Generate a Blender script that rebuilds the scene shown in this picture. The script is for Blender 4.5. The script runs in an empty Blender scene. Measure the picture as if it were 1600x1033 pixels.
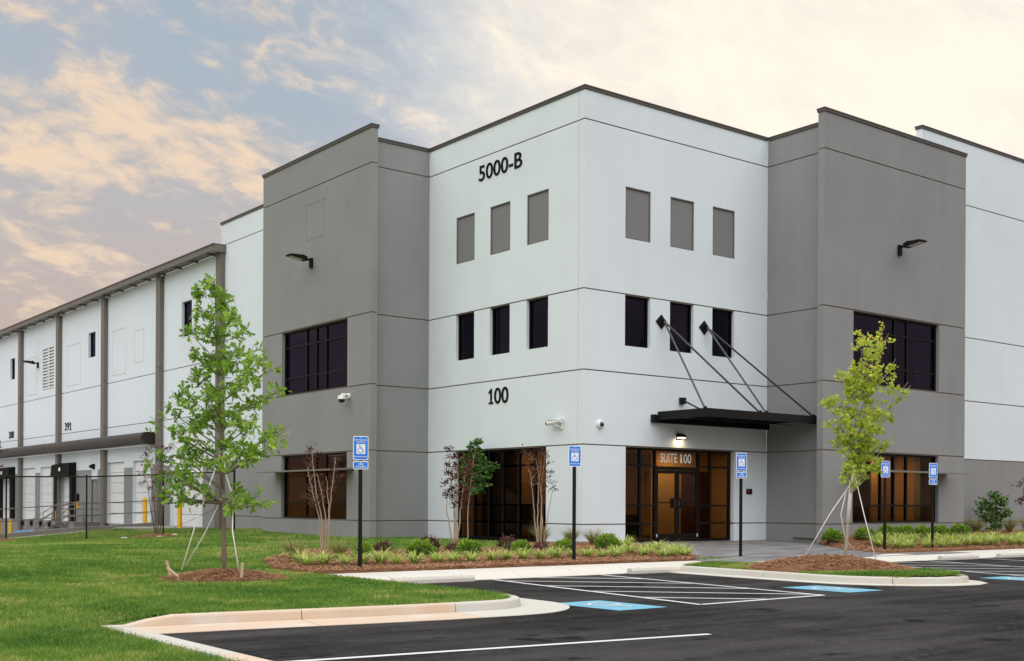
import bpy, bmesh, math, random
import numpy as np
from mathutils import Vector, Matrix
random.seed(7); RNG = np.random.default_rng(7)
scene = bpy.context.scene
COL = scene.collection
# World frame: origin at the foot of the white tower's corner, +X along its right face, +Y along its left face.
# ------------------------------------------------------------------ camera
ANG = 0.6595
CAMP = Vector((-23.751, -27.138, 1.206))
FWD = Vector((math.sin(ANG), math.cos(ANG), 0)); RGT = Vector((math.cos(ANG), -math.sin(ANG), 0))
cd = bpy.data.cameras.new('camera'); cam = bpy.data.objects.new('camera', cd); COL.objects.link(cam)
cd.sensor_fit = 'HORIZONTAL'; cd.sensor_width = 36.0
cd.lens = 1859.73 / 1600 * 36.0
cd.shift_y = (786.41 - 516.5) / 1600
cd.clip_start = 0.1; cd.clip_end = 6000
roll = 0.00533
rx = (RGT * math.cos(roll) + Vector((0, 0, 1)) * math.sin(roll)); uz = (-RGT * math.sin(roll) + Vector((0, 0, 1)) * math.cos(roll))
M = Matrix((rx, uz, -FWD)).transposed().to_4x4(); M.translation = CAMP
cam.matrix_world = M
scene.camera = cam
# ------------------------------------------------------------------ sky, sun, exposure
SUN_EL = math.radians(68); SUN_DIR2 = (-FWD * 0.97 - RGT * 0.10).normalized()
SUN_ROT = math.atan2(SUN_DIR2.x, SUN_DIR2.y)
SUN_STR = 1.5; SUN_ANGLE = math.radians(115); SKY_STR = 0.10; EXPO = 1.36
w = bpy.data.worlds.new('World'); scene.world = w; w.use_nodes = True
nt = w.node_tree; nt.nodes.clear()
def N(tree, t, **kw):
    n = tree.nodes.new(t)
    for k, v in kw.items(): setattr(n, k, v)
    return n
def math_node(tree, op, a, b=None, c=None, clamp=False):
    n = N(tree, 'ShaderNodeMath', operation=op, use_clamp=clamp)
    for i, v in enumerate((a, b, c)):
        if v is None: continue
        if isinstance(v, (int, float)): n.inputs[i].default_value = v
        else: tree.links.new(v, n.inputs[i])
    return n.outputs[0]
def mixc(tree, fac, a, b):
    n = N(tree, 'ShaderNodeMix', data_type='RGBA')
    for idx, v in ((0, fac), (6, a), (7, b)):
        if isinstance(v, (int, float)): n.inputs[idx].default_value = v
        elif isinstance(v, tuple): n.inputs[idx].default_value = (*v, 1)
        else: tree.links.new(v, n.inputs[idx])
    return n.outputs[2]
def smooth(tree, v, lo, hi):
    n = N(tree, 'ShaderNodeMapRange', interpolation_type='SMOOTHSTEP')
    n.inputs[1].default_value = lo; n.inputs[2].default_value = hi; tree.links.new(v, n.inputs[0]); return n.outputs[0]
tc = N(nt, 'ShaderNodeTexCoord'); sep = N(nt, 'ShaderNodeSeparateXYZ'); nt.links.new(tc.outputs['Generated'], sep.inputs[0])
sky = N(nt, 'ShaderNodeTexSky', sky_type='NISHITA', sun_disc=False, sun_elevation=SUN_EL, sun_rotation=SUN_ROT)
sky.air_density = 1.0; sky.dust_density = 2.0
def dotdir(v):
    n = N(nt, 'ShaderNodeVectorMath', operation='DOT_PRODUCT'); nt.links.new(tc.outputs['Generated'], n.inputs[0]); n.inputs[1].default_value = v; return n.outputs['Value']
glow_dir = (FWD * 0.90 + RGT * 0.36 + Vector((0, 0, 0.36))).normalized()
glow0 = dotdir(glow_dir)
core_dir = (FWD * 0.95 + RGT * 0.16 + Vector((0, 0, 0.35))).normalized()
CLOUD_BIG = (3.80, 2.00, 0); CLOUD_MID = (5.84, 6.96, 0)
# cloud deck seen in perspective: direction projected on a layer overhead
zc = math_node(nt, 'ADD', math_node(nt, 'MAXIMUM', sep.outputs[2], 0.0), 0.50)
cx_ = math_node(nt, 'DIVIDE', sep.outputs[0], zc); cy_ = math_node(nt, 'DIVIDE', sep.outputs[1], zc)
comb = N(nt, 'ShaderNodeCombineXYZ'); nt.links.new(cx_, comb.inputs[0]); nt.links.new(cy_, comb.inputs[1])
def sky_noise(scale, detail, rough, dist, rot, sc, loc):
    mp = N(nt, 'ShaderNodeMapping'); nt.links.new(comb.outputs[0], mp.inputs[0]); mp.inputs['Rotation'].default_value = (0, 0, rot); mp.inputs['Scale'].default_value = sc; mp.inputs['Location'].default_value = loc
    n = N(nt, 'ShaderNodeTexNoise'); nt.links.new(mp.outputs[0], n.inputs['Vector']); n.inputs['Scale'].default_value = scale; n.inputs['Detail'].default_value = detail; n.inputs['Roughness'].default_value = rough; n.inputs['Distortion'].default_value = dist
    return n.outputs[0]
big = sky_noise(1.6, 3, 0.5, 0.3, ANG + 0.5, (1.0, 1.5, 1), CLOUD_BIG)
mid = sky_noise(4.6, 8, 0.60, 0.5, ANG + 0.35, (1.0, 1.7, 1), CLOUD_MID)
fine = sky_noise(17.0, 6, 0.62, 0.4, ANG + 0.15, (1.0, 1.5, 1), (0.3, 2.2, 0))
cov = math_node(nt, 'ADD', math_node(nt, 'ADD', math_node(nt, 'MULTIPLY', mid, 0.50), math_node(nt, 'MULTIPLY', big, 0.30)), math_node(nt, 'MULTIPLY', fine, 0.40))
puff = smooth(nt, cov, 0.575, 0.71)
veil = smooth(nt, math_node(nt, 'ADD', math_node(nt, 'MULTIPLY', big, 0.7), math_node(nt, 'MULTIPLY', mid, 0.35)), 0.42, 0.64)
K = 1.0 / (SKY_STR * 2 ** EXPO)
def kc(r, g, b): return (r * K, g * K, b * K)
clear = mixc(nt, 0.85, sky.outputs[0], kc(0.40, 0.465, 0.505))
elev = smooth(nt, sep.outputs[2], 0.10, 0.36)
low = mixc(nt, elev, kc(0.57, 0.46, 0.405), clear)
lowm = mixc(nt, math_node(nt, 'MULTIPLY', veil, 0.60), low, kc(0.56, 0.50, 0.48))
c1 = mixc(nt, math_node(nt, 'MULTIPLY', puff, 0.88), lowm, kc(0.92, 0.71, 0.52))
glow = smooth(nt, math_node(nt, 'ADD', glow0, math_node(nt, 'MULTIPLY', math_node(nt, 'SUBTRACT', cov, 0.6), 0.22)), 0.85, 0.995)
creamy = mixc(nt, smooth(nt, cov, 0.50, 0.70), kc(0.88, 0.82, 0.79), kc(1.08, 0.985, 0.86))
c2 = mixc(nt, math_node(nt, 'MULTIPLY', glow, 0.93), c1, creamy)
core = smooth(nt, dotdir(core_dir), 0.965, 1.0)
c2 = mixc(nt, math_node(nt, 'MULTIPLY', core, 0.5), c2, kc(1.08, 0.99, 0.82))
bg = N(nt, 'ShaderNodeBackground'); bg.inputs[1].default_value = SKY_STR; nt.links.new(c2, bg.inputs[0])
wo = N(nt, 'ShaderNodeOutputWorld'); nt.links.new(bg.outputs[0], wo.inputs[0])
sl = bpy.data.lights.new('sun', 'SUN'); sl.energy = SUN_STR; sl.angle = SUN_ANGLE; sl.color = (1.0, 0.985, 0.96)
so = bpy.data.objects.new('sun', sl); COL.objects.link(so)
sd = Vector((SUN_DIR2.x * math.cos(SUN_EL), SUN_DIR2.y * math.cos(SUN_EL), math.sin(SUN_EL)))
so.rotation_euler = (-sd).to_track_quat('-Z', 'Y').to_euler(); so.location = (-40, -60, 60)
scene.render.engine = 'CYCLES'
scene.view_settings.view_transform = 'Standard'; scene.view_settings.look = 'None'
scene.view_settings.exposure = EXPO; scene.view_settings.gamma = 1.0; scene.view_settings.use_curve_mapping = False

# ------------------------------------------------------------------ helpers
def tag(o, label=None, cat=None, group=None, kind=None):
    if label: o['label'] = label
    if cat: o['category'] = cat
    if group: o['group'] = group
    if kind: o['kind'] = kind
    return o
def empty(name, loc=(0, 0, 0), rz=0, parent=None):
    o = bpy.data.objects.new(name, None); COL.objects.link(o); o.location = loc; o.rotation_euler.z = rz; o.empty_display_size = 0.2
    if parent: o.parent = parent
    return o
def inst(name, me, parent=None, loc=(0, 0, 0), rz=0, scale=None):
    o = bpy.data.objects.new(name, me); COL.objects.link(o); o.location = loc; o.rotation_euler.z = rz
    if scale: o.scale = scale
    if parent: o.parent = parent
    return o
def copy_tree(o, parent=None):
    c = o.copy(); COL.objects.link(c)
    if parent: c.parent = parent
    for ch in o.children: copy_tree(ch, c)
    return c
ORD = ['first', 'second', 'third', 'fourth', 'fifth', 'sixth', 'seventh', 'eighth', 'ninth', 'tenth', 'eleventh', 'twelfth', 'thirteenth', 'fourteenth', 'fifteenth', 'sixteenth', 'seventeenth', 'eighteenth', 'nineteenth', 'twentieth', 'twenty-first', 'twenty-second', 'twenty-third', 'twenty-fourth', 'twenty-fifth', 'twenty-sixth', 'twenty-seventh', 'twenty-eighth', 'twenty-ninth', 'thirtieth', 'thirty-first', 'thirty-second', 'thirty-third', 'thirty-fourth', 'thirty-fifth', 'thirty-sixth']
class MB:
    def __init__(s): s.v = []; s.f = []
    def box(s, x0, x1, y0, y1, z0, z1):
        b = len(s.v)
        s.v += [(x, y, z) for z in (z0, z1) for y in (y0, y1) for x in (x0, x1)]
        s.f += [tuple(b + i for i in q) for q in ((0, 2, 3, 1), (4, 5, 7, 6), (0, 1, 5, 4), (2, 6, 7, 3), (0, 4, 6, 2), (1, 3, 7, 5))]
        return s
    def tube(s, pts, rad, n=8, cap=True):
        pts = [Vector(p) for p in pts]; m = len(pts)
        if isinstance(rad, (int, float)): rad = [rad] * m
        b = len(s.v); prev = None
        for i, p in enumerate(pts):
            t = (pts[min(i + 1, m - 1)] - pts[max(i - 1, 0)])
            t = t.normalized() if t.length > 1e-9 else Vector((0, 0, 1))
            if prev is None:
                a = t.orthogonal().normalized()
            else:
                a = (prev - t * prev.dot(t)); a = a.normalized() if a.length > 1e-6 else t.orthogonal().normalized()
            prev = a; c = t.cross(a)
            for k in range(n):
                th = 2 * math.pi * k / n
                q = p + (a * math.cos(th) + c * math.sin(th)) * rad[i]; s.v.append(tuple(q))
        for i in range(m - 1):
            for k in range(n):
                k2 = (k + 1) % n
                s.f.append((b + i * n + k, b + i * n + k2, b + (i + 1) * n + k2, b + (i + 1) * n + k))
        if cap:
            s.f.append(tuple(b + k for k in reversed(range(n)))); s.f.append(tuple(b + (m - 1) * n + k for k in range(n)))
        return s
    def prism(s, poly, axis, a0, a1):
        """poly of 2D points extruded along axis ('x','y','z')"""
        b = len(s.v); n = len(poly)
        for a in (a0, a1):
            for p in poly:
                s.v.append({'x': (a, p[0], p[1]), 'y': (p[0], a, p[1]), 'z': (p[0], p[1], a)}[axis])
        s.f.append(tuple(range(b, b + n))); s.f.append(tuple(range(b + n, b + 2 * n))[::-1])
        for i in range(n):
            j = (i + 1) % n; s.f.append((b + i, b + n + i, b + n + j, b + j))
        return s
    def ball(s, c, r, nu=10, nv=7, sc=(1, 1, 1)):
        b = len(s.v)
        for j in range(1, nv):
            ph = math.pi * j / nv
            for i in range(nu):
                th = 2 * math.pi * i / nu
                s.v.append((c[0] + r * sc[0] * math.sin(ph) * math.cos(th), c[1] + r * sc[1] * math.sin(ph) * math.sin(th), c[2] + r * sc[2] * math.cos(ph)))
        t = len(s.v); s.v.append((c[0], c[1], c[2] + r * sc[2])); u = len(s.v); s.v.append((c[0], c[1], c[2] - r * sc[2]))
        for j in range(nv - 2):
            for i in range(nu):
                i2 = (i + 1) % nu; s.f.append((b + j * nu + i, b + (j + 1) * nu + i, b + (j + 1) * nu + i2, b + j * nu + i2))
        for i in range(nu):
            i2 = (i + 1) % nu; s.f.append((t, b + i, b + i2)); s.f.append((u, b + (nv - 2) * nu + i2, b + (nv - 2) * nu + i))
        return s
    def mesh(s, name, mat=None, smooth=False, bevel=0):
        me = bpy.data.meshes.new(name); me.from_pydata(s.v, [], s.f)
        bm = bmesh.new(); bm.from_mesh(me); bmesh.ops.recalc_face_normals(bm, faces=bm.faces)
        if bevel: bmesh.ops.bevel(bm, geom=[e for e in bm.edges if len(e.link_faces) == 2 and e.calc_face_angle(0) > 0.5], offset=bevel, segments=2, affect='EDGES', profile=0.6)
        bm.to_mesh(me); bm.free()
        if mat: me.materials.append(mat)
        if smooth:
            me.shade_smooth()
            if smooth == 'auto':
                me.set_sharp_from_angle(angle=math.radians(40))
        return me
    def build(s, name, mat=None, parent=None, smooth=False, bevel=0, loc=(0, 0, 0), rz=0):
        return inst(name, s.mesh(name, mat, smooth, bevel), parent, loc, rz)
def bx(name, mat, parent, x0, x1, y0, y1, z0, z1, bevel=0): return MB().box(x0, x1, y0, y1, z0, z1).build(name, mat, parent, bevel=bevel)
def np_mesh(name, V, Fq, mat, var=None, smooth=False):
    """V (n,3), Fq (m,k) all faces of one size"""
    me = bpy.data.meshes.new(name); n = len(V); m, k = Fq.shape
    me.vertices.add(n); me.vertices.foreach_set('co', np.ascontiguousarray(V, np.float32).ravel())
    me.loops.add(m * k); me.loops.foreach_set('vertex_index', np.ascontiguousarray(Fq, np.int32).ravel())
    me.polygons.add(m); me.polygons.foreach_set('loop_start', np.arange(0, m * k, k, dtype=np.int32))
    me.polygons.foreach_set('loop_total', np.full(m, k, np.int32))
    if var is not None:
        a = me.attributes.new('var', 'FLOAT', 'POINT'); a.data.foreach_set('value', np.ascontiguousarray(var, np.float32))
    me.update(calc_edges=True); me.validate()
    if mat: me.materials.append(mat)
    if smooth: me.shade_smooth()
    return me

# ------------------------------------------------------------------ materials
def principled(name, col, rough=0.6, metal=0.0, spec=0.5):
    m = bpy.data.materials.new(name); m.use_nodes = True
    b = m.node_tree.nodes['Principled BSDF']; b.inputs['Base Color'].default_value = (*col, 1); b.inputs['Roughness'].default_value = rough
    b.inputs['Metallic'].default_value = metal; b.inputs['Specular IOR Level'].default_value = spec
    return m
def pos(t): return N(t, 'ShaderNodeNewGeometry').outputs['Position']
def noise(t, scale, detail=4, rough=0.55, vec=None, stretch=None):
    n = N(t, 'ShaderNodeTexNoise'); n.inputs['Scale'].default_value = scale; n.inputs['Detail'].default_value = detail; n.inputs['Roughness'].default_value = rough
    v = vec or pos(t)
    if stretch:
        mpp = N(t, 'ShaderNodeMapping'); mpp.inputs['Scale'].default_value = stretch; t.links.new(v, mpp.inputs[0]); v = mpp.outputs[0]
    t.links.new(v, n.inputs['Vector']); return n.outputs[0]
def bump(m, h, strength=0.3, dist=0.01):
    t = m.node_tree; b = N(t, 'ShaderNodeBump'); b.inputs['Strength'].default_value = strength; b.inputs['Distance'].default_value = dist
    t.links.new(h, b.inputs['Height']); t.links.new(b.outputs[0], t.nodes['Principled BSDF'].inputs['Normal'])
def varied(name, col, rough=0.7, amt=0.08, scale=1.2, fine=40, fine_amt=0.05, bmp=0.25, bdist=0.004, streak=0.0, tint=None, tint_amt=0, tint_scale=0.8, spec=0.35, metal=0):
    m = principled(name, col, rough, metal, spec); t = m.node_tree
    big = noise(t, scale, 5); fi = noise(t, fine, 3, 0.6)
    f = math_node(t, 'ADD', math_node(t, 'MULTIPLY', math_node(t, 'SUBTRACT', big, 0.5), 2 * amt), math_node(t, 'MULTIPLY', math_node(t, 'SUBTRACT', fi, 0.5), 2 * fine_amt))
    if streak:
        st = noise(t, 1.0, 5, 0.65, stretch=(2.6, 2.6, 0.10))
        f = math_node(t, 'ADD', f, math_node(t, 'MULTIPLY', math_node(t, 'SUBTRACT', st, 0.5), 2 * streak))
    f = math_node(t, 'ADD', f, 1.0)
    base = (*col,)
    c = base
    if tint:
        tn = smooth(t, noise(t, tint_scale, 5, 0.6), 0.45, 0.75)
        c = mixc(t, math_node(t, 'MULTIPLY', tn, tint_amt), base, tint)
    mul = N(t, 'ShaderNodeVectorMath', operation='SCALE')
    if isinstance(c, tuple): mul.inputs[0].default_value = c
    else: t.links.new(c, mul.inputs[0])
    t.links.new(f, mul.inputs['Scale']); t.links.new(mul.outputs[0], t.nodes['Principled BSDF'].inputs['Base Color'])
    if bmp: bump(m, fi, bmp, bdist)
    return m
M_ = {}
M_['white'] = varied('white_painted_concrete', (0.66, 0.730, 0.785), 0.75, 0.04, 0.5, 60, 0.03, 0.3, 0.005, 0.035, tint=(0.56, 0.62, 0.665), tint_amt=0.35, tint_scale=0.28)
M_['grey'] = varied('grey_painted_concrete', (0.240, 0.246, 0.252), 0.75, 0.08, 0.7, 60, 0.05, 0.3, 0.005, 0.08, tint=(0.195, 0.20, 0.204), tint_amt=0.45, tint_scale=0.3)
M_['recess'] = varied('grey_recessed_panel', (0.185, 0.192, 0.195), 0.75, 0.05, 0.9, 60, 0.03, 0.2, 0.004)
M_['joint'] = principled('brown_joint', (0.13, 0.105, 0.085), 0.9)
M_['scored'] = principled('shallow_scored_line', (0.33, 0.29, 0.25), 0.9)
M_['coping'] = varied('brown_metal_coping', (0.072, 0.064, 0.060), 0.45, 0.06, 1.5, 30, 0.02, 0.05, spec=0.5)
M_['taupe'] = varied('taupe_painted_metal', (0.145, 0.132, 0.116), 0.5, 0.05, 0.8, 30, 0.02, 0.05)
M_['black'] = varied('black_metal', (0.008, 0.0075, 0.0075), 0.5, 0.1, 3, 50, 0.05, 0.05, spec=0.18)
M_['frame'] = principled('dark_bronze_frame', (0.007, 0.006, 0.0055), 0.45, 0.0, 0.15)
M_['steel'] = principled('blued_black_rod', (0.022, 0.026, 0.035), 0.32, 0.0, 0.6)
M_['letter'] = principled('black_letter', (0.005, 0.005, 0.006), 0.5, 0.0, 0.1)
M_['wletter'] = principled('white_vinyl', (0.82, 0.82, 0.82), 0.6)
M_['plast'] = principled('white_plastic', (0.75, 0.75, 0.75), 0.35)
M_['lens'] = principled('dark_lens', (0.01, 0.01, 0.012), 0.1)
M_['lampglass'] = principled('pale_lamp_glass', (0.55, 0.50, 0.42), 0.35)
M_['door'] = varied('white_door_section', (0.72, 0.74, 0.75), 0.5, 0.03, 1, 30, 0.02, 0.05)
M_['rubber'] = varied('black_dock_fabric', (0.012, 0.011, 0.010), 0.8, 0.2, 2, 20, 0.1, 0.3, 0.01, spec=0.1)
M_['awning'] = varied('bronze_awning', (0.030, 0.024, 0.022), 0.4, 0.05, 1, 30, 0.02, 0.03, spec=0.3)
M_['yellow'] = varied('yellow_paint', (0.78, 0.47, 0.015), 0.55, 0.06, 6, 60, 0.05, 0.1)
M_['railgrey'] = varied('grey_steel_rail', (0.17, 0.155, 0.145), 0.5, 0.08, 5)
M_['asphalt'] = None
M_['conc'] = varied('pale_concrete', (0.56, 0.54, 0.50), 0.85, 0.07, 1.2, 70, 0.07, 0.3, 0.004, tint=(0.54, 0.47, 0.40), tint_amt=0.30, tint_scale=1.5)
M_['kerb'] = varied('stained_kerb_concrete', (0.50, 0.49, 0.45), 0.85, 0.08, 1.4, 70, 0.08, 0.3, 0.004, tint=(0.46, 0.36, 0.26), tint_amt=0.65, tint_scale=0.7)
M_['clay'] = varied('clay_stained_kerb_concrete', (0.55, 0.43, 0.33), 0.85, 0.08, 1.4, 70, 0.09, 0.3, 0.004, tint=(0.56, 0.52, 0.47), tint_amt=0.9, tint_scale=1.6)
M_['wallconc'] = varied('weathered_concrete_wall', (0.20, 0.185, 0.17), 0.85, 0.12, 1, 40, 0.06, 0.2)
M_['paint'] = varied('white_road_paint', (0.62, 0.62, 0.62), 0.7, 0.08, 3, 120, 0.25, 0.2, 0.003)
M_['bluepaint'] = varied('light_blue_road_paint', (0.13, 0.36, 0.50), 0.7, 0.16, 2.5, 120, 0.3, 0.2, 0.003, tint=(0.25, 0.46, 0.56), tint_amt=0.7, tint_scale=3)
M_['signblue'] = principled('sign_blue', (0.008, 0.20, 0.78), 0.35)
M_['signwhite'] = principled('sign_white', (0.85, 0.85, 0.86), 0.35)
M_['soil'] = varied('lawn_soil_and_thatch', (0.115, 0.165, 0.035), 0.95, 0.25, 0.6, 25, 0.45, 0.6, 0.02, tint=(0.24, 0.20, 0.08), tint_amt=0.8, tint_scale=0.7, spec=0.1)
M_['mulch'] = varied('pine_straw_bed', (0.185, 0.088, 0.046), 0.95, 0.2, 2, 45, 0.5, 1.0, 0.03, tint=(0.27, 0.155, 0.088), tint_amt=0.7, tint_scale=5, spec=0.1)
M_['terrain'] = varied('far_ground', (0.07, 0.09, 0.03), 0.95, 0.2, 0.02, 1, 0.1, 0)
M_['court'] = varied('court_concrete', (0.30, 0.29, 0.27), 0.9, 0.1, 0.5, 30, 0.05, 0.1)
M_['roof'] = principled('roof_membrane', (0.55, 0.55, 0.54), 0.8)
M_['tan'] = varied('tan_interior_wall', (0.55, 0.37, 0.16), 0.85, 0.04, 1, 20, 0.02, 0)
M_['dim'] = principled('dim_interior', (0.055, 0.042, 0.05), 0.9)  # dimness of the unlit rooms is put into this base colour
M_['carpet'] = principled('dark_carpet', (0.05, 0.04, 0.035), 0.95)
M_['ceil'] = principled('ceiling_tile', (0.6, 0.55, 0.48), 0.9)
M_['wood'] = principled('red_brown_door', (0.07, 0.022, 0.014), 0.5)
M_['leather'] = principled('dark_upholstery', (0.02, 0.016, 0.014), 0.5)
M_['bark'] = varied('grey_brown_bark', (0.17, 0.135, 0.10), 0.9, 0.2, 8, 60, 0.2, 0.6, 0.01)
M_['barkpale'] = varied('pale_myrtle_bark', (0.36, 0.27, 0.20), 0.85, 0.2, 8, 60, 0.2, 0.4, 0.006)
M_['barkmaple'] = varied('pale_maple_bark', (0.33, 0.29, 0.235), 0.85, 0.2, 8, 60, 0.2, 0.4, 0.006)
M_['barkdark'] = varied('dark_bark', (0.085, 0.06, 0.045), 0.9, 0.2, 8, 60, 0.2, 0.4, 0.006)
M_['strap'] = principled('white_strap', (0.72, 0.71, 0.68), 0.6)
M_['stake'] = varied('wood_stake', (0.48, 0.38, 0.27), 0.8, 0.1, 8)
M_['bluewrap'] = varied('blue_and_white_wrap', (0.05, 0.32, 0.62), 0.5, 0.1, 3, 18, 0.3, 0.2, tint=(0.75, 0.78, 0.8), tint_amt=1.0, tint_scale=6)
M_['redled'] = principled('red_indicator', (0.5, 0.02, 0.01), 0.4)
def asphalt_mat():
    m = principled('asphalt', (0.03, 0.03, 0.03), 0.95, 0, 0.10); t = m.node_tree
    big = noise(t, 0.35, 5, 0.6); drag = noise(t, 1.0, 6, 0.65, stretch=(0.35, 2.4, 1)); grain = noise(t, 150, 2, 0.7); peb = noise(t, 45, 3, 0.7); spot = noise(t, 7, 4, 0.6)
    f = math_node(t, 'ADD', math_node(t, 'MULTIPLY', big, 0.5), math_node(t, 'MULTIPLY', drag, 0.5))
    c = mixc(t, smooth(t, f, 0.36, 0.66), (0.011, 0.0105, 0.0108), (0.050, 0.048, 0.047))
    c = mixc(t, smooth(t, spot, 0.57, 0.72), c, (0.058, 0.055, 0.052))
    oil = math_node(t, 'MULTIPLY', smooth(t, noise(t, 1.7, 3, 0.5), 0.63, 0.70), 0.85); c = mixc(t, oil, c, (0.006, 0.0055, 0.006))
    g = math_node(t, 'ADD', math_node(t, 'ADD', math_node(t, 'MULTIPLY', grain, 1.4), math_node(t, 'MULTIPLY', peb, 2.2)), -0.8)
    mul = N(t, 'ShaderNodeVectorMath', operation='SCALE'); t.links.new(c, mul.inputs[0]); t.links.new(g, mul.inputs['Scale'])
    t.links.new(mul.outputs[0], t.nodes['Principled BSDF'].inputs['Base Color']); bump(m, math_node(t, 'ADD', grain, peb), 0.6, 0.006); return m
M_['asphalt'] = asphalt_mat()
def plaza_mat():
    m = principled('stamped_grey_plaza', (0.26, 0.26, 0.27), 0.55, 0, 0.4); t = m.node_tree
    a = noise(t, 1.1, 6, 0.65, stretch=(0.7, 2.2, 1)); b = noise(t, 9, 5, 0.6)
    f = math_node(t, 'ADD', math_node(t, 'MULTIPLY', a, 0.7), math_node(t, 'MULTIPLY', b, 0.3))
    c = mixc(t, smooth(t, f, 0.36, 0.66), (0.105, 0.105, 0.115), (0.27, 0.265, 0.265))
    t.links.new(c, t.nodes['Principled BSDF'].inputs['Base Color']); bump(m, b, 0.4, 0.008); return m
M_['plaza'] = plaza_mat()
def leaf_mat(name, c_lo, c_hi, c_alt=None, transl=0.35, rough=0.5):
    m = bpy.data.materials.new(name); m.use_nodes = True; t = m.node_tree; t.nodes.clear()
    at = N(t, 'ShaderNodeAttribute', attribute_name='var')
    c = mixc(t, at.outputs['Fac'], c_lo, c_hi)
    if c_alt:
        c = mixc(t, smooth(t, at.outputs['Fac'], 1.15, 1.6), c, c_alt)
    d = N(t, 'ShaderNodeBsdfPrincipled'); d.inputs['Roughness'].default_value = rough; d.inputs['Specular IOR Level'].default_value = 0.3; t.links.new(c, d.inputs['Base Color'])
    tr = N(t, 'ShaderNodeBsdfTranslucent'); t.links.new(c, tr.inputs[0])
    mx = N(t, 'ShaderNodeMixShader'); mx.inputs[0].default_value = transl; t.links.new(d.outputs[0], mx.inputs[1]); t.links.new(tr.outputs[0], mx.inputs[2])
    o = N(t, 'ShaderNodeOutputMaterial'); t.links.new(mx.outputs[0], o.inputs[0]); return m
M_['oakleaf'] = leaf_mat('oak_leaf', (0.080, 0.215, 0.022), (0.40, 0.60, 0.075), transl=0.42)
M_['mapleleaf'] = leaf_mat('maple_leaf', (0.27, 0.42, 0.035), (0.60, 0.68, 0.09), (0.70, 0.40, 0.13), 0.45)
M_['redleaf'] = leaf_mat('dark_red_leaf', (0.052, 0.018, 0.016), (0.137, 0.049, 0.036), transl=0.25)
M_['greenleaf'] = leaf_mat('green_leaf', (0.039, 0.112, 0.021), (0.128, 0.255, 0.053), transl=0.3)
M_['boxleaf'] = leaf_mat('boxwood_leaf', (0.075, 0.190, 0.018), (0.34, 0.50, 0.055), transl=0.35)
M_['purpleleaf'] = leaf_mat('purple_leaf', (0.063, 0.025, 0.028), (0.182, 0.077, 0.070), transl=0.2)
M_['lirleaf'] = leaf_mat('variegated_blade', (0.20, 0.34, 0.045), (0.58, 0.66, 0.17), (0.80, 0.82, 0.48), 0.35)
M_['grassblade'] = leaf_mat('grass_blade', (0.055, 0.160, 0.018), (0.250, 0.390, 0.058), (0.50, 0.40, 0.17), 0.35)
M_['fountain'] = leaf_mat('fountain_grass_blade', (0.119, 0.175, 0.042), (0.336, 0.322, 0.119), (0.448, 0.308, 0.168), 0.3)
M_['straw'] = leaf_mat('pine_straw', (0.15, 0.062, 0.028), (0.46, 0.25, 0.135), (0.62, 0.44, 0.27), 0.05, 0.8)
def glass_mat(name, tint, refl=(0.9, 0.85, 0.95), boost=1.0):
    m = bpy.data.materials.new(name); m.use_nodes = True; t = m.node_tree; t.nodes.clear()
    tr = N(t, 'ShaderNodeBsdfTransparent'); tr.inputs[0].default_value = (*tint, 1)
    gl = N(t, 'ShaderNodeBsdfGlossy'); gl.inputs['Roughness'].default_value = 0.015; gl.inputs[0].default_value = (*refl, 1)
    fr = N(t, 'ShaderNodeFresnel'); fr.inputs[0].default_value = 1.5
    mx = N(t, 'ShaderNodeMixShader'); t.links.new(math_node(t, 'MULTIPLY', math_node(t, 'MULTIPLY', fr.outputs[0], boost), math_node(t, 'SUBTRACT', 1.0, N(t, 'ShaderNodeNewGeometry').outputs['Backfacing']), clamp=True), mx.inputs[0]); t.links.new(tr.outputs[0], mx.inputs[1]); t.links.new(gl.outputs[0], mx.inputs[2])
    o = N(t, 'ShaderNodeOutputMaterial'); t.links.new(mx.outputs[0], o.inputs[0]); return m
M_['glass'] = glass_mat('bronze_glass', (0.56, 0.49, 0.41), (0.8, 0.72, 0.66), 0.42)
M_['glassup'] = glass_mat('dark_tinted_glass', (0.40, 0.36, 0.42), (0.48, 0.44, 0.78), 0.75)
def emit(name, col, s):
    m = bpy.data.materials.new(name); m.use_nodes = True; t = m.node_tree; t.nodes.clear()
    e = N(t, 'ShaderNodeEmission'); e.inputs[0].default_value = (*col, 1); e.inputs[1].default_value = s
    o = N(t, 'ShaderNodeOutputMaterial'); t.links.new(e.outputs[0], o.inputs[0]); return m
M_['lit'] = emit('lit_lamp_lens', (1.0, 0.80, 0.48), 2.5)
M_['litpanel'] = emit('lit_ceiling_panel', (1.0, 0.88, 0.70), 3.5)
exec_parts = []
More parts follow.
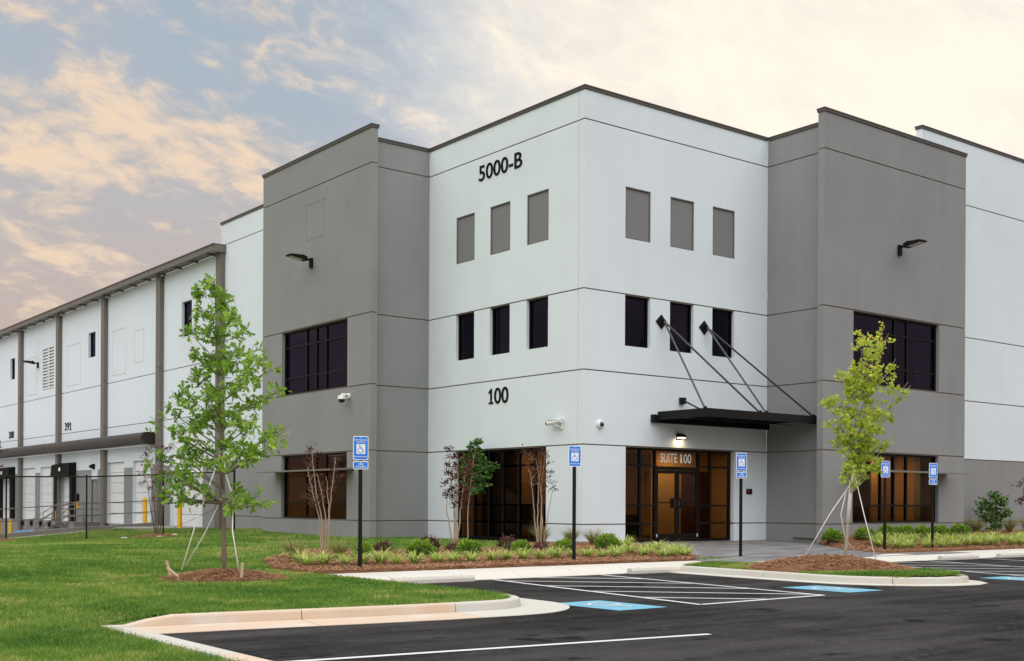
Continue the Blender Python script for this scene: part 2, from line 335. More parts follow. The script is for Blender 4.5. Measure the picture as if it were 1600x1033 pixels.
# ------------------------------------------------------------------ setting: ground, road, pavements
LOT = -0.32
def sm(t): t = np.clip(t, 0, 1); return t * t * (3 - 2 * t)
def zg(X, Y):
    X = np.asarray(X, float); Y = np.asarray(Y, float)
    z = -.175 + .16 * sm((Y + 7) / 7)
    z = z - .45 * sm((Y - 6) / 20) * sm((-2 - X) / 9) + .1 * sm((Y - 10) / 8) * sm((X + 5) / 3) * sm((24 - Y) / 4)
    z = z + .22 * sm((Y + 6.5) / 4) * sm((X - 6) / 4)
    z = z - .115 * sm((-18.15 - X) / 0.7) * sm((-10.0 - Y) / 3.0)
    z = z - .022 * sm((-12.7 - Y) / 0.5) * sm((-12.6 - X) / 0.3)
    return z
def zgf(x, y): return float(zg(x, y))
def struct(o, kind='structure'): o['kind'] = kind; return o
def sheet(name, pts, z, mat, parent=None):
    s = MB(); s.v = [(x, y, z) for x, y in pts]; s.f = [tuple(range(len(pts)))]
    o = s.build(name, mat, parent)
    if o.data.polygons[0].normal.z < 0: o.data.flip_normals()
    return o
def grid(name, x0, x1, y0, y1, nx, ny, zf, mat, mask=None):
    xs = np.linspace(x0, x1, nx + 1); ys = np.linspace(y0, y1, ny + 1)
    XX, YY = np.meshgrid(xs, ys); V = np.stack([XX, YY, zf(XX, YY)], -1).reshape(-1, 3)
    i, j = np.meshgrid(np.arange(nx), np.arange(ny)); a = (j * (nx + 1) + i).ravel()
    Fq = np.stack([a, a + 1, a + nx + 2, a + nx + 1], 1)
    if mask is not None:
        cxy = V[Fq].mean(1); Fq = Fq[mask(cxy[:, 0], cxy[:, 1])]
    return inst(name, np_mesh(name, V, Fq, mat, smooth=True))
struct(sheet('ground', [(-2500, -2500), (2500, -2500), (2500, 2500), (-2500, 2500)], -1.6, M_['terrain']))
struct(sheet('parking_lot', [(-18.8, -140), (140, -140), (140, -7.2), (-12.5, -7.2), (-12.5, -13.0), (-18.8, -13.0)], LOT, M_['asphalt']))
struct(sheet('truck_court', [(-70, 29.0), (-0.5, 29.0), (-0.5, 130), (-70, 130)], -1.2, M_['court']))
apron = MB(); apron.box(-4.2, -0.6, 25.2, 30.6, -1.3, -0.005)
struct(apron.build('driveway_apron', M_['court']))
lawn = empty('lawn'); struct(lawn)
def lw(*a):
    o = grid('turf_ground', *a); o.parent = lawn; return o
lw(-70, -18.86, -60, -13.2, 90, 70, zg, M_['soil'])
lw(-70, -12.62, -12.75, 28.4, 110, 90, zg, M_['soil']); lw(-70, -18.72, -13.2, -12.75, 60, 1, zg, M_['soil'])
lw(-12.62, -0.9, -6.86, 28.4, 40, 80, zg, M_['soil'])
lw(8.3, 60, -6.86, -1.2, 60, 16, zg, M_['soil'])
# --- kerbs: poured sections with joints, swept along a path
def offset_path(path, d):
    P = [Vector((p[0], p[1])) for p in path]; out = []
    for i, p in enumerate(P):
        t1 = (p - P[i - 1]).normalized() if i else (P[1] - p).normalized()
        t2 = (P[i + 1] - p).normalized() if i < len(P) - 1 else t1
        n = Vector((-t1.y - t2.y, t1.x + t2.x)).normalized(); k = 1 / max(0.5, n.dot(Vector((-t1.y, t1.x))))
        out.append(p + n * d * k)
    return out
def sweep(path, prof, taper=None):
    s = MB(); m = len(prof); cols = [offset_path(path, o) for o, z in prof]
    for i in range(len(path)):
        for k in range(m):
            z_ = prof[k][1]
            if taper and z_ > LOT + 0.028: z_ = LOT + 0.028 + (z_ - LOT - 0.028) * taper(path[i])
            s.v.append((cols[k][i].x, cols[k][i].y, z_))
    for i in range(len(path) - 1):
        for k in range(m):
            k2 = (k + 1) % m; s.f.append((i * m + k, i * m + k2, (i + 1) * m + k2, (i + 1) * m + k))
    s.f.append(tuple(range(m))); s.f.append(tuple((len(path) - 1) * m + k for k in range(m)))
    return s
def dense(path, step=0.25):
    out = []
    for a, b in zip(path, path[1:]):
        n = max(1, int(math.hypot(b[0] - a[0], b[1] - a[1]) / step))
        out += [(a[0] + (b[0] - a[0]) * i / n, a[1] + (b[1] - a[1]) * i / n) for i in range(n)]
    return out + [path[-1]]
def split_path(path, L, gap=0.012):
    path = dense(path); secs = [[path[0]]]; acc = 0
    for a, b in zip(path, path[1:]):
        acc += math.hypot(b[0] - a[0], b[1] - a[1]); secs[-1].append(b)
        if acc > L: secs.append([b]); acc = 0
    secs = [s for s in secs if len(s) > 1]
    for s in secs[:-1]:
        a, b = Vector(s[-2]), Vector(s[-1]); s[-1] = tuple(b - (b - a).normalized() * gap)
    return secs
def kerb(name, path, mats, gut, L=3.0, top=-0.178, taper=None):
    root = empty(name, (0, 0, 0)); struct(root)
    # outward (road side) is to the right of the path direction -> negative offsets
    prof = [(0.0, LOT - 0.05), (0.0, LOT + 0.02), (-0.0, LOT + 0.03), (0.012, top - 0.03), (0.022, top - 0.01), (0.045, top), (0.155, top), (0.16, top - 0.02), (0.16, LOT - 0.05)]
    for i, sc in enumerate(split_path(path, L)):
        sweep(sc, prof, taper).build('kerb_section', mats[i % len(mats)], root)
    if gut:
        gp = [(0.02, LOT - 0.03), (0.02, LOT + 0.020), (-gut * 0.5, LOT + 0.010), (-gut, LOT + 0.006), (-gut, LOT - 0.03)]
        for i, sc in enumerate(split_path(path, L)):
            sweep(sc, gp).build('gutter_section', mats[i % len(mats)], root)
    return root
def arc(cx, cy, r, a0, a1, n=9): return [(cx + r * math.cos(math.radians(a0 + (a1 - a0) * i / n)), cy + r * math.sin(math.radians(a0 + (a1 - a0) * i / n))) for i in range(n + 1)]
left_path = [(-18.72, -13.10), (-17.5, -13.24), (-16.0, -13.48), (-14.8, -13.64), (-13.75, -13.70)] + arc(-13.62, -12.75, 0.95, -80, 0)[0:] + [(-12.62, -11.5), (-12.58, -8.1)]
kerb('lawn_kerb', left_path, [M_['clay'], M_['clay'], M_['kerb'], M_['kerb']], 0.72, 2.15, taper=lambda p: float(sm((p[0] + 18.80) / 0.65)))
right_path = [(-4.40, -8.20), (-4.47, -10.0), (-4.50, -12.2), (-4.42, -12.8), (-4.18, -13.3), (-3.72, -13.82), (-3.15, -14.12), (-2.6, -14.2), (-2.15, -14.06), (-1.85, -13.75), (-1.5, -13.1), (-1.15, -12.2), (-0.92, -10.6), (-0.88, -8.20)]
kerb('island_kerb', right_path, [M_['kerb']], 0.34, 2.55)
ins = [p for p in offset_path(left_path, 0.11) if p.y < -12.749 or p.x < -13.6]
V_ = []; F_ = []
for p in ins: V_ += [(p.x, p.y, zgf(p.x, p.y)), (p.x, -12.74, zgf(p.x, -12.74))]
F_ = [(2 * i, 2 * i + 2, 2 * i + 3, 2 * i + 1) for i in range(len(ins) - 1)]
inst('turf_ground', np_mesh('turf_ground', np.array(V_), np.array(F_), M_['soil']), lawn)
fk = empty('flush_kerb'); struct(fk)
for i in range(8):
    y0 = -13.3 - i * 3.0
    bx('kerb_section', M_['clay'] if i % 2 else M_['kerb'], fk, -18.95, -18.70, y0 - 2.985, y0, -0.5, LOT + 0.045, 0.012)
MB().prism([(-18.95, -13.3), (-18.70, -13.3), (-18.66, -13.06), (-18.95, -12.98)], 'z', -0.5, LOT + 0.05).build('kerb_section', M_['kerb'], fk)
# --- sidewalk slabs and ramped front edge
sw = empty('sidewalk'); struct(sw)
def slab(x0, x1):
    s = MB(); s.prism([(-6.83, -0.176), (-7.72, -0.186), (-8.14, LOT + 0.012), (-8.14, -0.45), (-6.83, -0.45)], 'x', x0, x1); return s.build('slab', M_['conc'], sw)
x = -13.2
while x < -2.4: slab(x, min(x + 1.5, -2.2) - 0.012); x += 1.5
x = 5.6
while x < 40: slab(x, x + 1.488); x += 1.5
fs = MB(); fs.prism([(-7.70, -0.184), (-7.74, -0.186), (-8.14, LOT + 0.012), (-8.14, -0.45), (-7.70, -0.45)], 'x', -2.2, 5.588); fs.build('slab', M_['conc'], sw)
wd = MB(); wd.prism([(3.6, -7.70), (5.59, -7.70), (5.59, -6.83)], 'z', -0.4, -0.172); wd.build('slab', M_['conc'], sw)
# --- entrance plaza
pl = grid('entrance_plaza', -2.35, 8.5, -7.72, 0.4, 12, 10, lambda X, Y: -0.178 + 0.17 * np.clip((Y + 7.2) / 7.2, 0, 1), M_['plaza']); struct(pl)
# --- planting beds
def inpoly(px, py, poly):
    px = np.asarray(px); py = np.asarray(py); r = np.zeros(px.shape, bool); n = len(poly)
    for i in range(n):
        x1, y1 = poly[i]; x2, y2 = poly[(i + 1) % n]
        c = ((y1 > py) != (y2 > py)); r ^= c & (px < (x2 - x1) * (py - y1) / (y2 - y1 + 1e-12) + x1)
    return r
def bed(name, poly, h, step=0.12):
    """mulch bed over polygon, thick in the middle and feathering out at its edge"""
    P = np.array(poly); x0, y0 = P.min(0) - .2; x1, y1 = P.max(0) + .2
    def dist(X, Y):
        d = np.full(X.shape, 9.0)
        for i in range(len(P)):
            a, b = P[i], P[(i + 1) % len(P)]; ab = b - a; t = np.clip(((X - a[0]) * ab[0] + (Y - a[1]) * ab[1]) / (ab @ ab), 0, 1)
            d = np.minimum(d, np.hypot(X - a[0] - t * ab[0], Y - a[1] - t * ab[1]))
        return np.where(inpoly(X, Y, poly), d, -d)
    def zf(X, Y):
        d = dist(X, Y); wob = 0.5 + 0.5 * np.sin(X * 5.1 + np.sin(Y * 4.3)) * np.sin(Y * 6.7 + X)
        base = np.where(X > -2.3, np.where((X < 8.2), -0.178 + 0.17 * np.clip((Y + 7.2) / 7.2, 0, 1), zg(X, Y)), zg(X, Y)) if name == 'x' else zg(X, Y)
        return base + np.where(d > 0, 0.012 + h * sm(d / 0.5) * (0.7 + 0.3 * wob), -0.05)
    return grid(name, x0, x1, y0, y1, int((x1 - x0) / step), int((y1 - y0) / step), zf, M_['mulch'], lambda X, Y: dist(X, Y) > -0.12)
BEDL = [(-12.75, -6.84), (-2.25, -6.84), (-1.55, -6.2), (-0.35, -4.6), (0.6, -2.6), (1.25, -0.25), (-0.3, -0.05), (-1.6, 0.5), (-3.2, -1.3), (-4.6, -1.9), (-6.0, -1.3), (-7.2, -1.9), (-8.6, -1.3), (-9.6, -0.5), (-10.6, -1.6), (-12.2, -3.4), (-12.95, -5.4)]
BEDR = [(5.5, -6.84), (40, -6.84), (40, -1.42), (16.6, -1.42), (16.4, -2.66), (8.0, -2.66), (7.6, -3.1), (5.8, -5.2)]
struct(bed('mulch_bed', BEDL, 0.05)); struct(bed('mulch_bed', BEDR, 0.05))
# --- painted markings
mk = empty('lot_markings', (0, 0, LOT)); struct(mk)
def stripe(a, b, wd=0.10, z=0.004, mat='paint'):
    a, b = Vector(a), Vector(b); t = (b - a).normalized(); n = Vector((-t.y, t.x)) * wd / 2
    s = MB(); s.v = [(p.x, p.y, z) for p in (a - n, b - n, b + n, a + n)]; s.f = [(0, 1, 2, 3)]
    return s.build('painted_line', M_[mat], mk)
def hatch(c00, c01, c11, c10, sums, z=0.004):
    # quad corners: c00 back-left, c01 front-left, c11 front-right, c10 back-right
    stripe(c00, c01, 0.1, z); stripe(c10, c11, 0.1, z + .001); stripe(c01, c11, 0.1, z + .002)
    for sm_ in sums:
        pts = []
        Q = [c00, c01, c11, c10]
        for i in range(4):
            a, b = Q[i], Q[(i + 1) % 4]; fa, fb = a[0] + a[1] - sm_, b[0] + b[1] - sm_
            if fa * fb < 0: t = fa / (fa - fb); pts.append((a[0] + (b[0] - a[0]) * t, a[1] + (b[1] - a[1]) * t))
        if len(pts) == 2: stripe(pts[0], pts[1], 0.10, z + .003)
hatch((-9.50, -8.16), (-10.40, -14.62), (-7.30, -14.50), (-6.62, -8.16), (-16.5, -18.2, -19.9, -21.6, -23.3))
hatch((2.7, -8.16), (0.55, -14.6), (3.75, -14.5), (5.35, -8.16), (-1.1, -4.7, -6.6, -8.4, -10.2, -12.0, -2.9))
stripe((8.15, -8.16), (6.9, -14.5)); stripe((11.2, -8.16), (10.3, -14.5)); stripe((-18.6, -16.85), (-13.35, -17.52), 0.105)
def access_symbol(c, sx, sy, ang):
    """blue painted square with a white wheelchair user, on the asphalt"""
    e = empty('access_marking', (c[0], c[1], 0.0), ang, mk)
    s = MB(); s.v = [(-sx, -sy, .005), (sx, -sy, .005), (sx, sy, .005), (-sx, sy, .005)]; s.f = [(0, 1, 2, 3)]; s.build('blue_square', M_['bluepaint'], e)
    k = min(sx, sy) * 1.7
    wheelchair(e, k, 0.009, 'paint', flat=True)
    return e
def strip_poly(pts, wd):
    P = [Vector(p) for p in pts]; l = []; r = []
    for i, p in enumerate(P):
        t = (P[min(i + 1, len(P) - 1)] - P[max(i - 1, 0)]).normalized(); n = Vector((-t.y, t.x)) * wd / 2; l.append(p + n); r.append(p - n)
    return l, r
def wheelchair(parent, k, z, mat, flat=True):
    """symbol in the local xy plane: head, body line, seat, wheel arc"""
    s = MB()
    def strp(pts, wd):
        l, r = strip_poly([(x * k, y * k) for x, y in pts], wd * k); b = len(s.v)
        s.v += [(p.x, p.y, z) for p in l] + [(p.x, p.y, z) for p in r]; n = len(l)
        for i in range(n - 1): s.f.append((b + n + i, b + n + i + 1, b + i + 1, b + i))
    h = [(-0.12 + 0.065 * math.cos(t * math.pi / 6), 0.40 + 0.065 * math.sin(t * math.pi / 6)) for t in range(12)]
    b = len(s.v); s.v += [(x * k, y * k, z) for x, y in h]; s.f.append(tuple(range(b, b + 12)))
    strp([(-0.115, 0.32), (-0.09, 0.0), (0.16, 0.0), (0.27, -0.30), (0.37, -0.26)], 0.085)
    strp([(-0.10, 0.16), (0.13, 0.16)], 0.07)
    strp([(-0.05 + 0.27 * math.cos(math.radians(a)), -0.17 + 0.27 * math.sin(math.radians(a))) for a in range(115, 345, 15)], 0.065)
    return s.build('wheelchair_symbol', M_[mat], parent)
for c, a in (((-11.66, -13.92), 0.02), ((-5.93, -13.64), 0.0), ((-0.10, -14.1), 0.0)): access_symbol(c, 0.50, 0.74, math.pi + a)
# --- retaining wall upstand with pale strip, beside the truck court
RW = [(-1.9, 29.3), (-5.7, 28.3), (-9.9, 27.0), (-14.5, 25.7), (-24, 23.0)]
rwall = empty('retaining_wall', (RW[0][0], RW[0][1], 0)); tag(rwall, 'low grey concrete retaining wall along the truck court behind the fence', 'wall')
for i in range(len(RW) - 1):
    a, b = RW[i], RW[i + 1]; za, zb = zgf(*a) - 0.02, zgf(*b) - 0.05
    for nm, o0, o1, h0, h1, mt in (('wall_section', 0.0, 0.30, -1.3, 0.22, 'wallconc'), ('edge_strip', -0.35, -0.004, -0.3, 0.035, 'conc')):
        t = (Vector(b) - Vector(a)).normalized(); n = Vector((t.y, -t.x)) * (1 if t.x < 0 else -1)
        s = MB()
        for (p, zz) in ((a, za), (b, zb)):
            for o in (o0, o1):
                q = Vector(p) + n * o
                s.v += [(q.x, q.y, zz + h0), (q.x, q.y, zz + h1)]
        s.f = [(0, 1, 3, 2), (4, 6, 7, 5), (0, 4, 5, 1), (2, 3, 7, 6), (1, 5, 7, 3), (0, 2, 6, 4)]
        s.build(nm, M_[mt], rwall).location = (-RW[0][0], -RW[0][1], 0)
# ------------------------------------------------------------------ the building
B = empty('warehouse_building', (0, 0, 0)); tag(B, 'white and grey three-storey tilt-up office warehouse numbered 5000-B', 'building')
REV = [0.575, 3.01, 5.28, 7.74, 12.87]
TOP_T, TOP_G, GS0, GS1, RET = 13.76, 14.07, 8.06, 16.35, 8.41
XL, YR = -2.62, -2.65
def w2(face, off):
    """wall coordinates (s along, d inward, z) -> world"""
    return (lambda s, d, z: (s, off + d, z)) if face == 'R' else (lambda s, d, z: (off + d, s, z))
def wbox(W, name, mat, parent, s0, s1, d0, d1, z0, z1, bevel=0):
    a, b = W(s0, d0, z0), W(s1, d1, z1)
    return bx(name, mat, parent, min(a[0], b[0]), max(a[0], b[0]), min(a[1], b[1]), max(a[1], b[1]), z0, z1, bevel)
def panel(W, s0, s1, z0, z1, holes, t, mat, name='wall_panel', parent=None):
    """solid slab with rectangular openings, one mesh"""
    ss = sorted({s0, s1, *[h[0] for h in holes], *[h[1] for h in holes]}); zs = sorted({z0, z1, *[h[2] for h in holes], *[h[3] for h in holes]})
    ss = [v for v in ss if s0 <= v <= s1]; zs = [v for v in zs if z0 <= v <= z1]
    solid = {}
    for i in range(len(ss) - 1):
        for j in range(len(zs) - 1):
            cs, cz = (ss[i] + ss[i + 1]) / 2, (zs[j] + zs[j + 1]) / 2
            solid[i, j] = not any(h[0] < cs < h[1] and h[2] < cz < h[3] for h in holes)
    mb = MB(); vid = {}
    def v(i, j, k):
        if (i, j, k) not in vid: vid[i, j, k] = len(mb.v); mb.v.append(W(ss[i], (0, t)[k], zs[j]))
        return vid[i, j, k]
    for (i, j), so_ in solid.items():
        if not so_: continue
        mb.f.append((v(i, j, 0), v(i + 1, j, 0), v(i + 1, j + 1, 0), v(i, j + 1, 0))); mb.f.append((v(i, j, 1), v(i, j + 1, 1), v(i + 1, j + 1, 1), v(i + 1, j, 1)))
        for (di, dj, e) in ((-1, 0, ((i, j), (i, j + 1))), (1, 0, ((i + 1, j + 1), (i + 1, j))), (0, -1, ((i + 1, j), (i, j))), (0, 1, ((i, j + 1), (i + 1, j + 1)))):
            if not solid.get((i + di, j + dj), False):
                (a, b), (c, d) = e; mb.f.append((v(a, b, 0), v(c, d, 0), v(c, d, 1), v(a, b, 1)))
    return mb.build(name, mat, parent or B)
G = 0.019  # half joint
def wall(W, s0, s1, zt, holes, mat, t=0.25, zb=-0.45, revs=REV, lowmat=None, jparent=None, lowrev=3.01, ext=-0.01):
    zs = [zb] + [r for r in revs if zb < r < zt] + [zt]
    for a, b in zip(zs, zs[1:]):
        a2 = a + (G if a != zb else 0); b2 = b - (G if b != zt else 0)
        hs = [(h[0], h[1], max(h[2], a2), min(h[3], b2)) for h in holes if h[2] < b2 - 0.03 and h[3] > a2 + 0.03]
        full = sorted([h for h in hs if h[2] <= a2 + 0.03 and h[3] >= b2 - 0.03]); part = [h for h in hs if h not in full]
        m = lowmat if (lowmat and b <= lowrev + .01) else mat
        cur = s0
        for h in full + [(s1, None, 0, 0)]:
            if h[0] - cur > 0.02: panel(W, cur, h[0], a2, b2, [p for p in part if p[0] > cur - .01 and p[1] < h[0] + .01], t, m)
            cur = h[1]
    for r in zs[1:-1]:
        cur = s0 + 0.01
        blocks = sorted([(h[0], h[1]) for h in holes if h[2] < r - 0.03 and h[3] > r + 0.03])
        for h in blocks + [(s1 + ext, None)]:
            if h[0] - cur > 0.02: wbox(W, 'wall_joint', M_['joint'], B, cur, h[0], 0.022, t - 0.02, r - G - 0.01, r + G + 0.01)
            cur = h[1]
def coping(W, s0, s1, zt, t=0.25, over0=0.035, over1=0.035):
    wbox(W, 'parapet_coping', M_['coping'], B, s0 - over0, s1 + over1, -0.035, t + 0.03, zt + 0.004, zt + 0.085)
    wbox(W, 'parapet_coping', M_['coping'], B, s0 - over0 - .012, s1 + over1 + .012, -0.048, t + 0.042, zt + 0.085, zt + 0.125)
def glazing(W, s0, s1, z0, z1, vs, hs, d, name='window', glass='glass', fw=0.06, skip=None):
    """outer frame, mullions, transoms and one pane per light"""
    fr = MB()
    def fb(a0, a1, b0, b1, e0=0.0, e1=0.11):
        p, q = W(a0, d + e0, b0), W(a1, d + e1, b1); fr.box(min(p[0], q[0]), max(p[0], q[0]), min(p[1], q[1]), max(p[1], q[1]), b0, b1)
    fb(s0, s0 + fw, z0, z1); fb(s1 - fw, s1, z0, z1); fb(s0 + fw, s1 - fw, z0, z0 + fw); fb(s0 + fw, s1 - fw, z1 - fw, z1)
    o = fr.build(name, M_['frame'], B)
    for v in vs: wbox(W, 'mullion', M_['frame'], o, v - 0.035, v + 0.035, d + 0.004, d + 0.106, z0 + fw, z1 - fw)
    cuts = [s0 + fw] + [q for v in vs for q in (v - 0.035, v + 0.035)] + [s1 - fw]
    for a, b in zip(cuts[::2], cuts[1::2]):
        hh = [h for h in hs if not (skip and skip(a, b, h))]
        zc_ = [z0 + fw] + [q for h in hh for q in (h - 0.028, h + 0.028)] + [z1 - fw]
        for h in hh: wbox(W, 'transom', M_['frame'], o, a, b, d + 0.008, d + 0.10, h - 0.028, h + 0.028)
        for c, e in zip(zc_[::2], zc_[1::2]):
            if e - c > 0.05: wbox(W, 'pane', M_[glass], o, a, b, d + 0.05, d + 0.058, c, e)
    return o
TWIN = [(1.70, 2.79, 6.13, 7.74), (3.67, 4.76, 6.13, 7.74), (5.65, 6.73, 6.13, 7.74)]
TBLK = [(a, b, 9.48, 11.09) for a, b, _, _ in TWIN]
STORE = (1.76, 6.76, -0.45, 3.01)
GWIN = [(9.65, 14.68, 0.575, 3.01), (9.65, 14.68, 5.28, 7.74)]
for face, off, g_off in (('L', 0.0, XL), ('R', 0.0, YR)):
    W = w2(face, off)
    s_start = 0.262 if face == 'L' else 0.0
    wall(W, s_start, RET, TOP_T, TWIN + TBLK + [STORE], M_['white'], ext=0.12)
    if face == 'L':   # visible edge joint of the right-hand panel
        bx('wall_joint', M_['joint'], B, 0.015, 0.24, 0.245, 0.275, -0.4, TOP_T - 0.01)
    coping(W, 0.0, RET - 0.06, TOP_T, over0=0.034)
    for k, (a, b, z0, z1) in enumerate(TBLK):
        wbox(W, 'recessed_panel', M_['recess'], B, a - .02, b + .02, 0.055, 0.2, z0 - .02, z1 + .02)
        wbox(W, 'panel_trim', M_['taupe'], B, a + .002, a + .035, 0.015, 0.0549, z0 + .002, z1 - .002); wbox(W, 'panel_trim', M_['taupe'], B, b - .035, b - .002, 0.015, 0.0549, z0 + .002, z1 - .002)
        wbox(W, 'panel_trim', M_['taupe'], B, a + .036, b - .036, 0.015, 0.0549, z1 - .035, z1 - .002); wbox(W, 'panel_trim', M_['taupe'], B, a + .036, b - .036, 0.015, 0.0549, z0 + .002, z0 + .035)
    for (a, b, z0, z1) in TWIN:
        glazing(W, a + .002, b - .002, z0 + .002, z1 - G - .002, [], [], 0.11, 'window', 'glassup', 0.05)
    # ---- grey wings standing forward of the tower
    WG = w2(face, g_off)
    wall(WG, GS0, GS1, TOP_G, GWIN + ([(11.38, 12.71, 10.95, 12.27)] if face == 'L' else []), M_['grey'])
    if face == 'L':
        wbox(WG, 'scored_panel', M_['grey'], B, 11.392, 12.698, 0.001, 0.24, 10.962, 12.258); wbox(WG, 'wall_joint', M_['joint'], B, 11.36, 12.73, 0.015, 0.23, 10.93, 12.29)
    coping(WG, GS0, GS1, TOP_G)
    for (a, b, z0, z1) in GWIN:
        up = z0 > 4
        glazing(WG, a + .002, b - .002, z0 + G + .002, z1 - G - .002, [11.42, 12.17, 12.92] if face == 'L' else [11.42, 12.17, 12.92], [z0 + 0.66, z1 - 0.62] if up else [z0 + 0.62, z1 - 0.62], 0.125, 'window', 'glassup' if up else 'glass', 0.07)
    # blade sunshade on the ground-floor window
    ss_ = MB()
    P = [(-0.80, 2.315), (-0.80, 2.345), (0.10, 2.43), (0.10, 2.36)]
    for s_ in (9.2, 15.12):
        for (d_, z_) in P: ss_.v.append(WG(s_, d_, z_))
    ss_.f = [(0, 1, 2, 3), (4, 7, 6, 5), (0, 4, 5, 1), (1, 5, 6, 2), (2, 6, 7, 3), (3, 7, 4, 0)]
    # keep the blade outside the wall beside the opening
    ss_.v = [WG(s_, min(d_, -0.004) if False else d_, z_) for s_ in (9.70, 14.63) for (d_, z_) in P]
    sh = ss_.build('sunshade', M_['taupe'], B)
    ext = MB()
    for (sa, sb) in ((9.15, 9.70), (14.63, 15.18)):
        b0 = len(ext.v); ext.v += [WG(s_, d_, z_) for s_ in (sa + .001, sb - .001) for (d_, z_) in ((-0.80, 2.315), (-0.80, 2.345), (-0.004, 2.42), (-0.004, 2.35))]
        ext.f += [tuple(b0 + i for i in q) for q in ((0, 1, 2, 3), (4, 7, 6, 5), (0, 4, 5, 1), (1, 5, 6, 2), (2, 6, 7, 3), (3, 7, 4, 0))]
    ext.build('sunshade_wing', M_['taupe'], sh)
    # ---- return wall between tower and grey wing (stands at s = RET, faces the entrance side)
    other = 'R' if face == 'L' else 'L'
    WR = w2(other, RET)      # s runs along the other axis, from the wing's panel back to the tower face
    wall(WR, g_off + 0.255, -0.004, TOP_T - 0.0, [], M_['grey'], t=0.2, ext=0.12)
    coping(WR, g_off + 0.30, -0.06, TOP_T, t=0.2)
# ---- white wings
WL = w2('L', -0.97); WRr = w2('R', -1.40)
wall(WL, 16.36, 24.02, 13.83, [], M_['white'], lowmat=M_['grey']); coping(WL, 16.36, 24.02, 13.83)
wall(WRr, 15.45, 60, 15.26, [], M_['white'], lowmat=M_['grey']); coping(WRr, 15.45, 60, 15.26)
# ---- entrance storefronts
stL = glazing(w2('L', 0), 1.77, 6.75, 0.005, 2.985, [5.83, 4.99, 4.20, 3.36, 2.53], [0.585, 1.16, 2.44], 0.15, 'storefront_glazing', 'glass', 0.07)
WF = w2('R', 0)
stR = glazing(WF, 1.77, 6.75, 0.005, 2.985, [2.545, 3.21, 5.22, 5.77], [0.585, 1.16, 2.44], 0.15, 'storefront_glazing', 'glass', 0.07, skip=lambda a, b, h: a > 3.2 and b < 5.2)
# the bay over and under the door pair: replace its single pane by transom light + two leaves
for ch in list(stR.children):
    if ch.name.startswith('pane'):
        vs_ = [v.co.x for v in ch.data.vertices]
        if min(vs_) > 3.2 and max(vs_) < 5.2: bpy.data.objects.remove(ch)
wbox(WF, 'transom', M_['frame'], stR, 3.246, 5.184, 0.156, 0.256, 2.30, 2.42)
wbox(WF, 'pane', M_['glass'], stR, 3.246, 5.184, 0.20, 0.208, 2.42, 2.924)
for nm, a, b in (('entrance_door', 3.25, 4.21), ('entrance_door', 4.22, 5.18)):
    d = MB()
    for (p0, p1, z0, z1) in ((a, a + 0.085, 0.02, 2.295), (b - 0.085, b, 0.02, 2.295), (a + 0.085, b - 0.085, 0.02, 0.25), (a + 0.085, b - 0.085, 2.19, 2.295)):
        d.box(p0, p1, 0.16, 0.205, z0, z1)
    o = d.build(nm, M_['frame'], B)
    bx('pane', M_['glass'], o, a + 0.085, b - 0.085, 0.18, 0.186, 0.25, 2.19)
    bx('push_bar', M_['frame'], o, a + 0.05, b - 0.05, 0.215, 0.25, 1.235, 1.275)
    bx('latch_case', M_['frame'], o, (b - 0.27) if a < 4 else (a + 0.1), (b - 0.12) if a < 4 else (a + 0.2), 0.19, 0.215, 1.08, 1.40)
    MB().tube([((b - 0.12) if a < 4 else a + 0.045, 0.12, 1.14), ((b - 0.12) if a < 4 else a + 0.045, 0.12, 1.32)], 0.014).build('pull_handle', M_['steel'], o)
    bx('kick_hinge', M_['plast'], o, (a + 0.02) if a < 4 else (b - 0.05), (a + 0.05) if a < 4 else (b - 0.02), 0.150, 0.1595, 0.14, 0.24)
# ---- lettering
def text(body, size, sx, extr, mat, parent, origin, face, bold=0.0, name='lettering', align='LEFT', spacing=1.0, rotz=None):
    cu = bpy.data.curves.new(name, 'FONT'); cu.body = body; cu.size = size; cu.extrude = extr; cu.offset = bold; cu.align_x = align; cu.space_character = spacing
    tmp = bpy.data.objects.new('tmp_text', cu); COL.objects.link(tmp)
    dg = bpy.context.evaluated_depsgraph_get(); dg.update()
    me = bpy.data.meshes.new_from_object(tmp.evaluated_get(dg)); me.name = name
    COL.objects.unlink(tmp); bpy.data.objects.remove(tmp)
    me.materials.clear(); me.materials.append(mat)
    o = bpy.data.objects.new(name, me); COL.objects.link(o)
    if face == 'R': m = Matrix(((sx, 0, 0), (0, 0, -1), (0, 1, 0))).to_4x4()
    elif face == 'L': m = Matrix(((0, 0, -1), (-sx, 0, 0), (0, 1, 0))).to_4x4()
    else: m = Matrix.Diagonal((sx, 1, 1)).to_4x4()
    m.translation = origin
    if parent: o.parent = parent
    o.matrix_basis = m
    return o
def fit_text(body, s_left, width, z0, height, mat, parent, face, off, bold=0.0, name='lettering', extr=0.012):
    o = text(body, 1.0, 1.0, extr, mat, parent, (0, 0, 0), face, bold, name)
    xs = [v.co.x for v in o.data.vertices]; ys = [v.co.y for v in o.data.vertices]
    kx = width / (max(xs) - min(xs)); ky = height / (max(ys) - min(ys))
    x0, y0 = min(xs), min(ys)
    for v in o.data.vertices: v.co.x = (v.co.x - x0) * kx; v.co.y = (v.co.y - y0) * ky
    if face == 'R': m = Matrix(((1, 0, 0), (0, 0, -1), (0, 1, 0))).to_4x4(); m.translation = (s_left, off - extr - .001, z0)
    elif face == 'L': m = Matrix(((0, 0, -1), (-1, 0, 0), (0, 1, 0))).to_4x4(); m.translation = (off - extr - .001, s_left, z0)
    else: m = Matrix.Translation((s_left, z0, off))
    o.matrix_basis = m
    return o
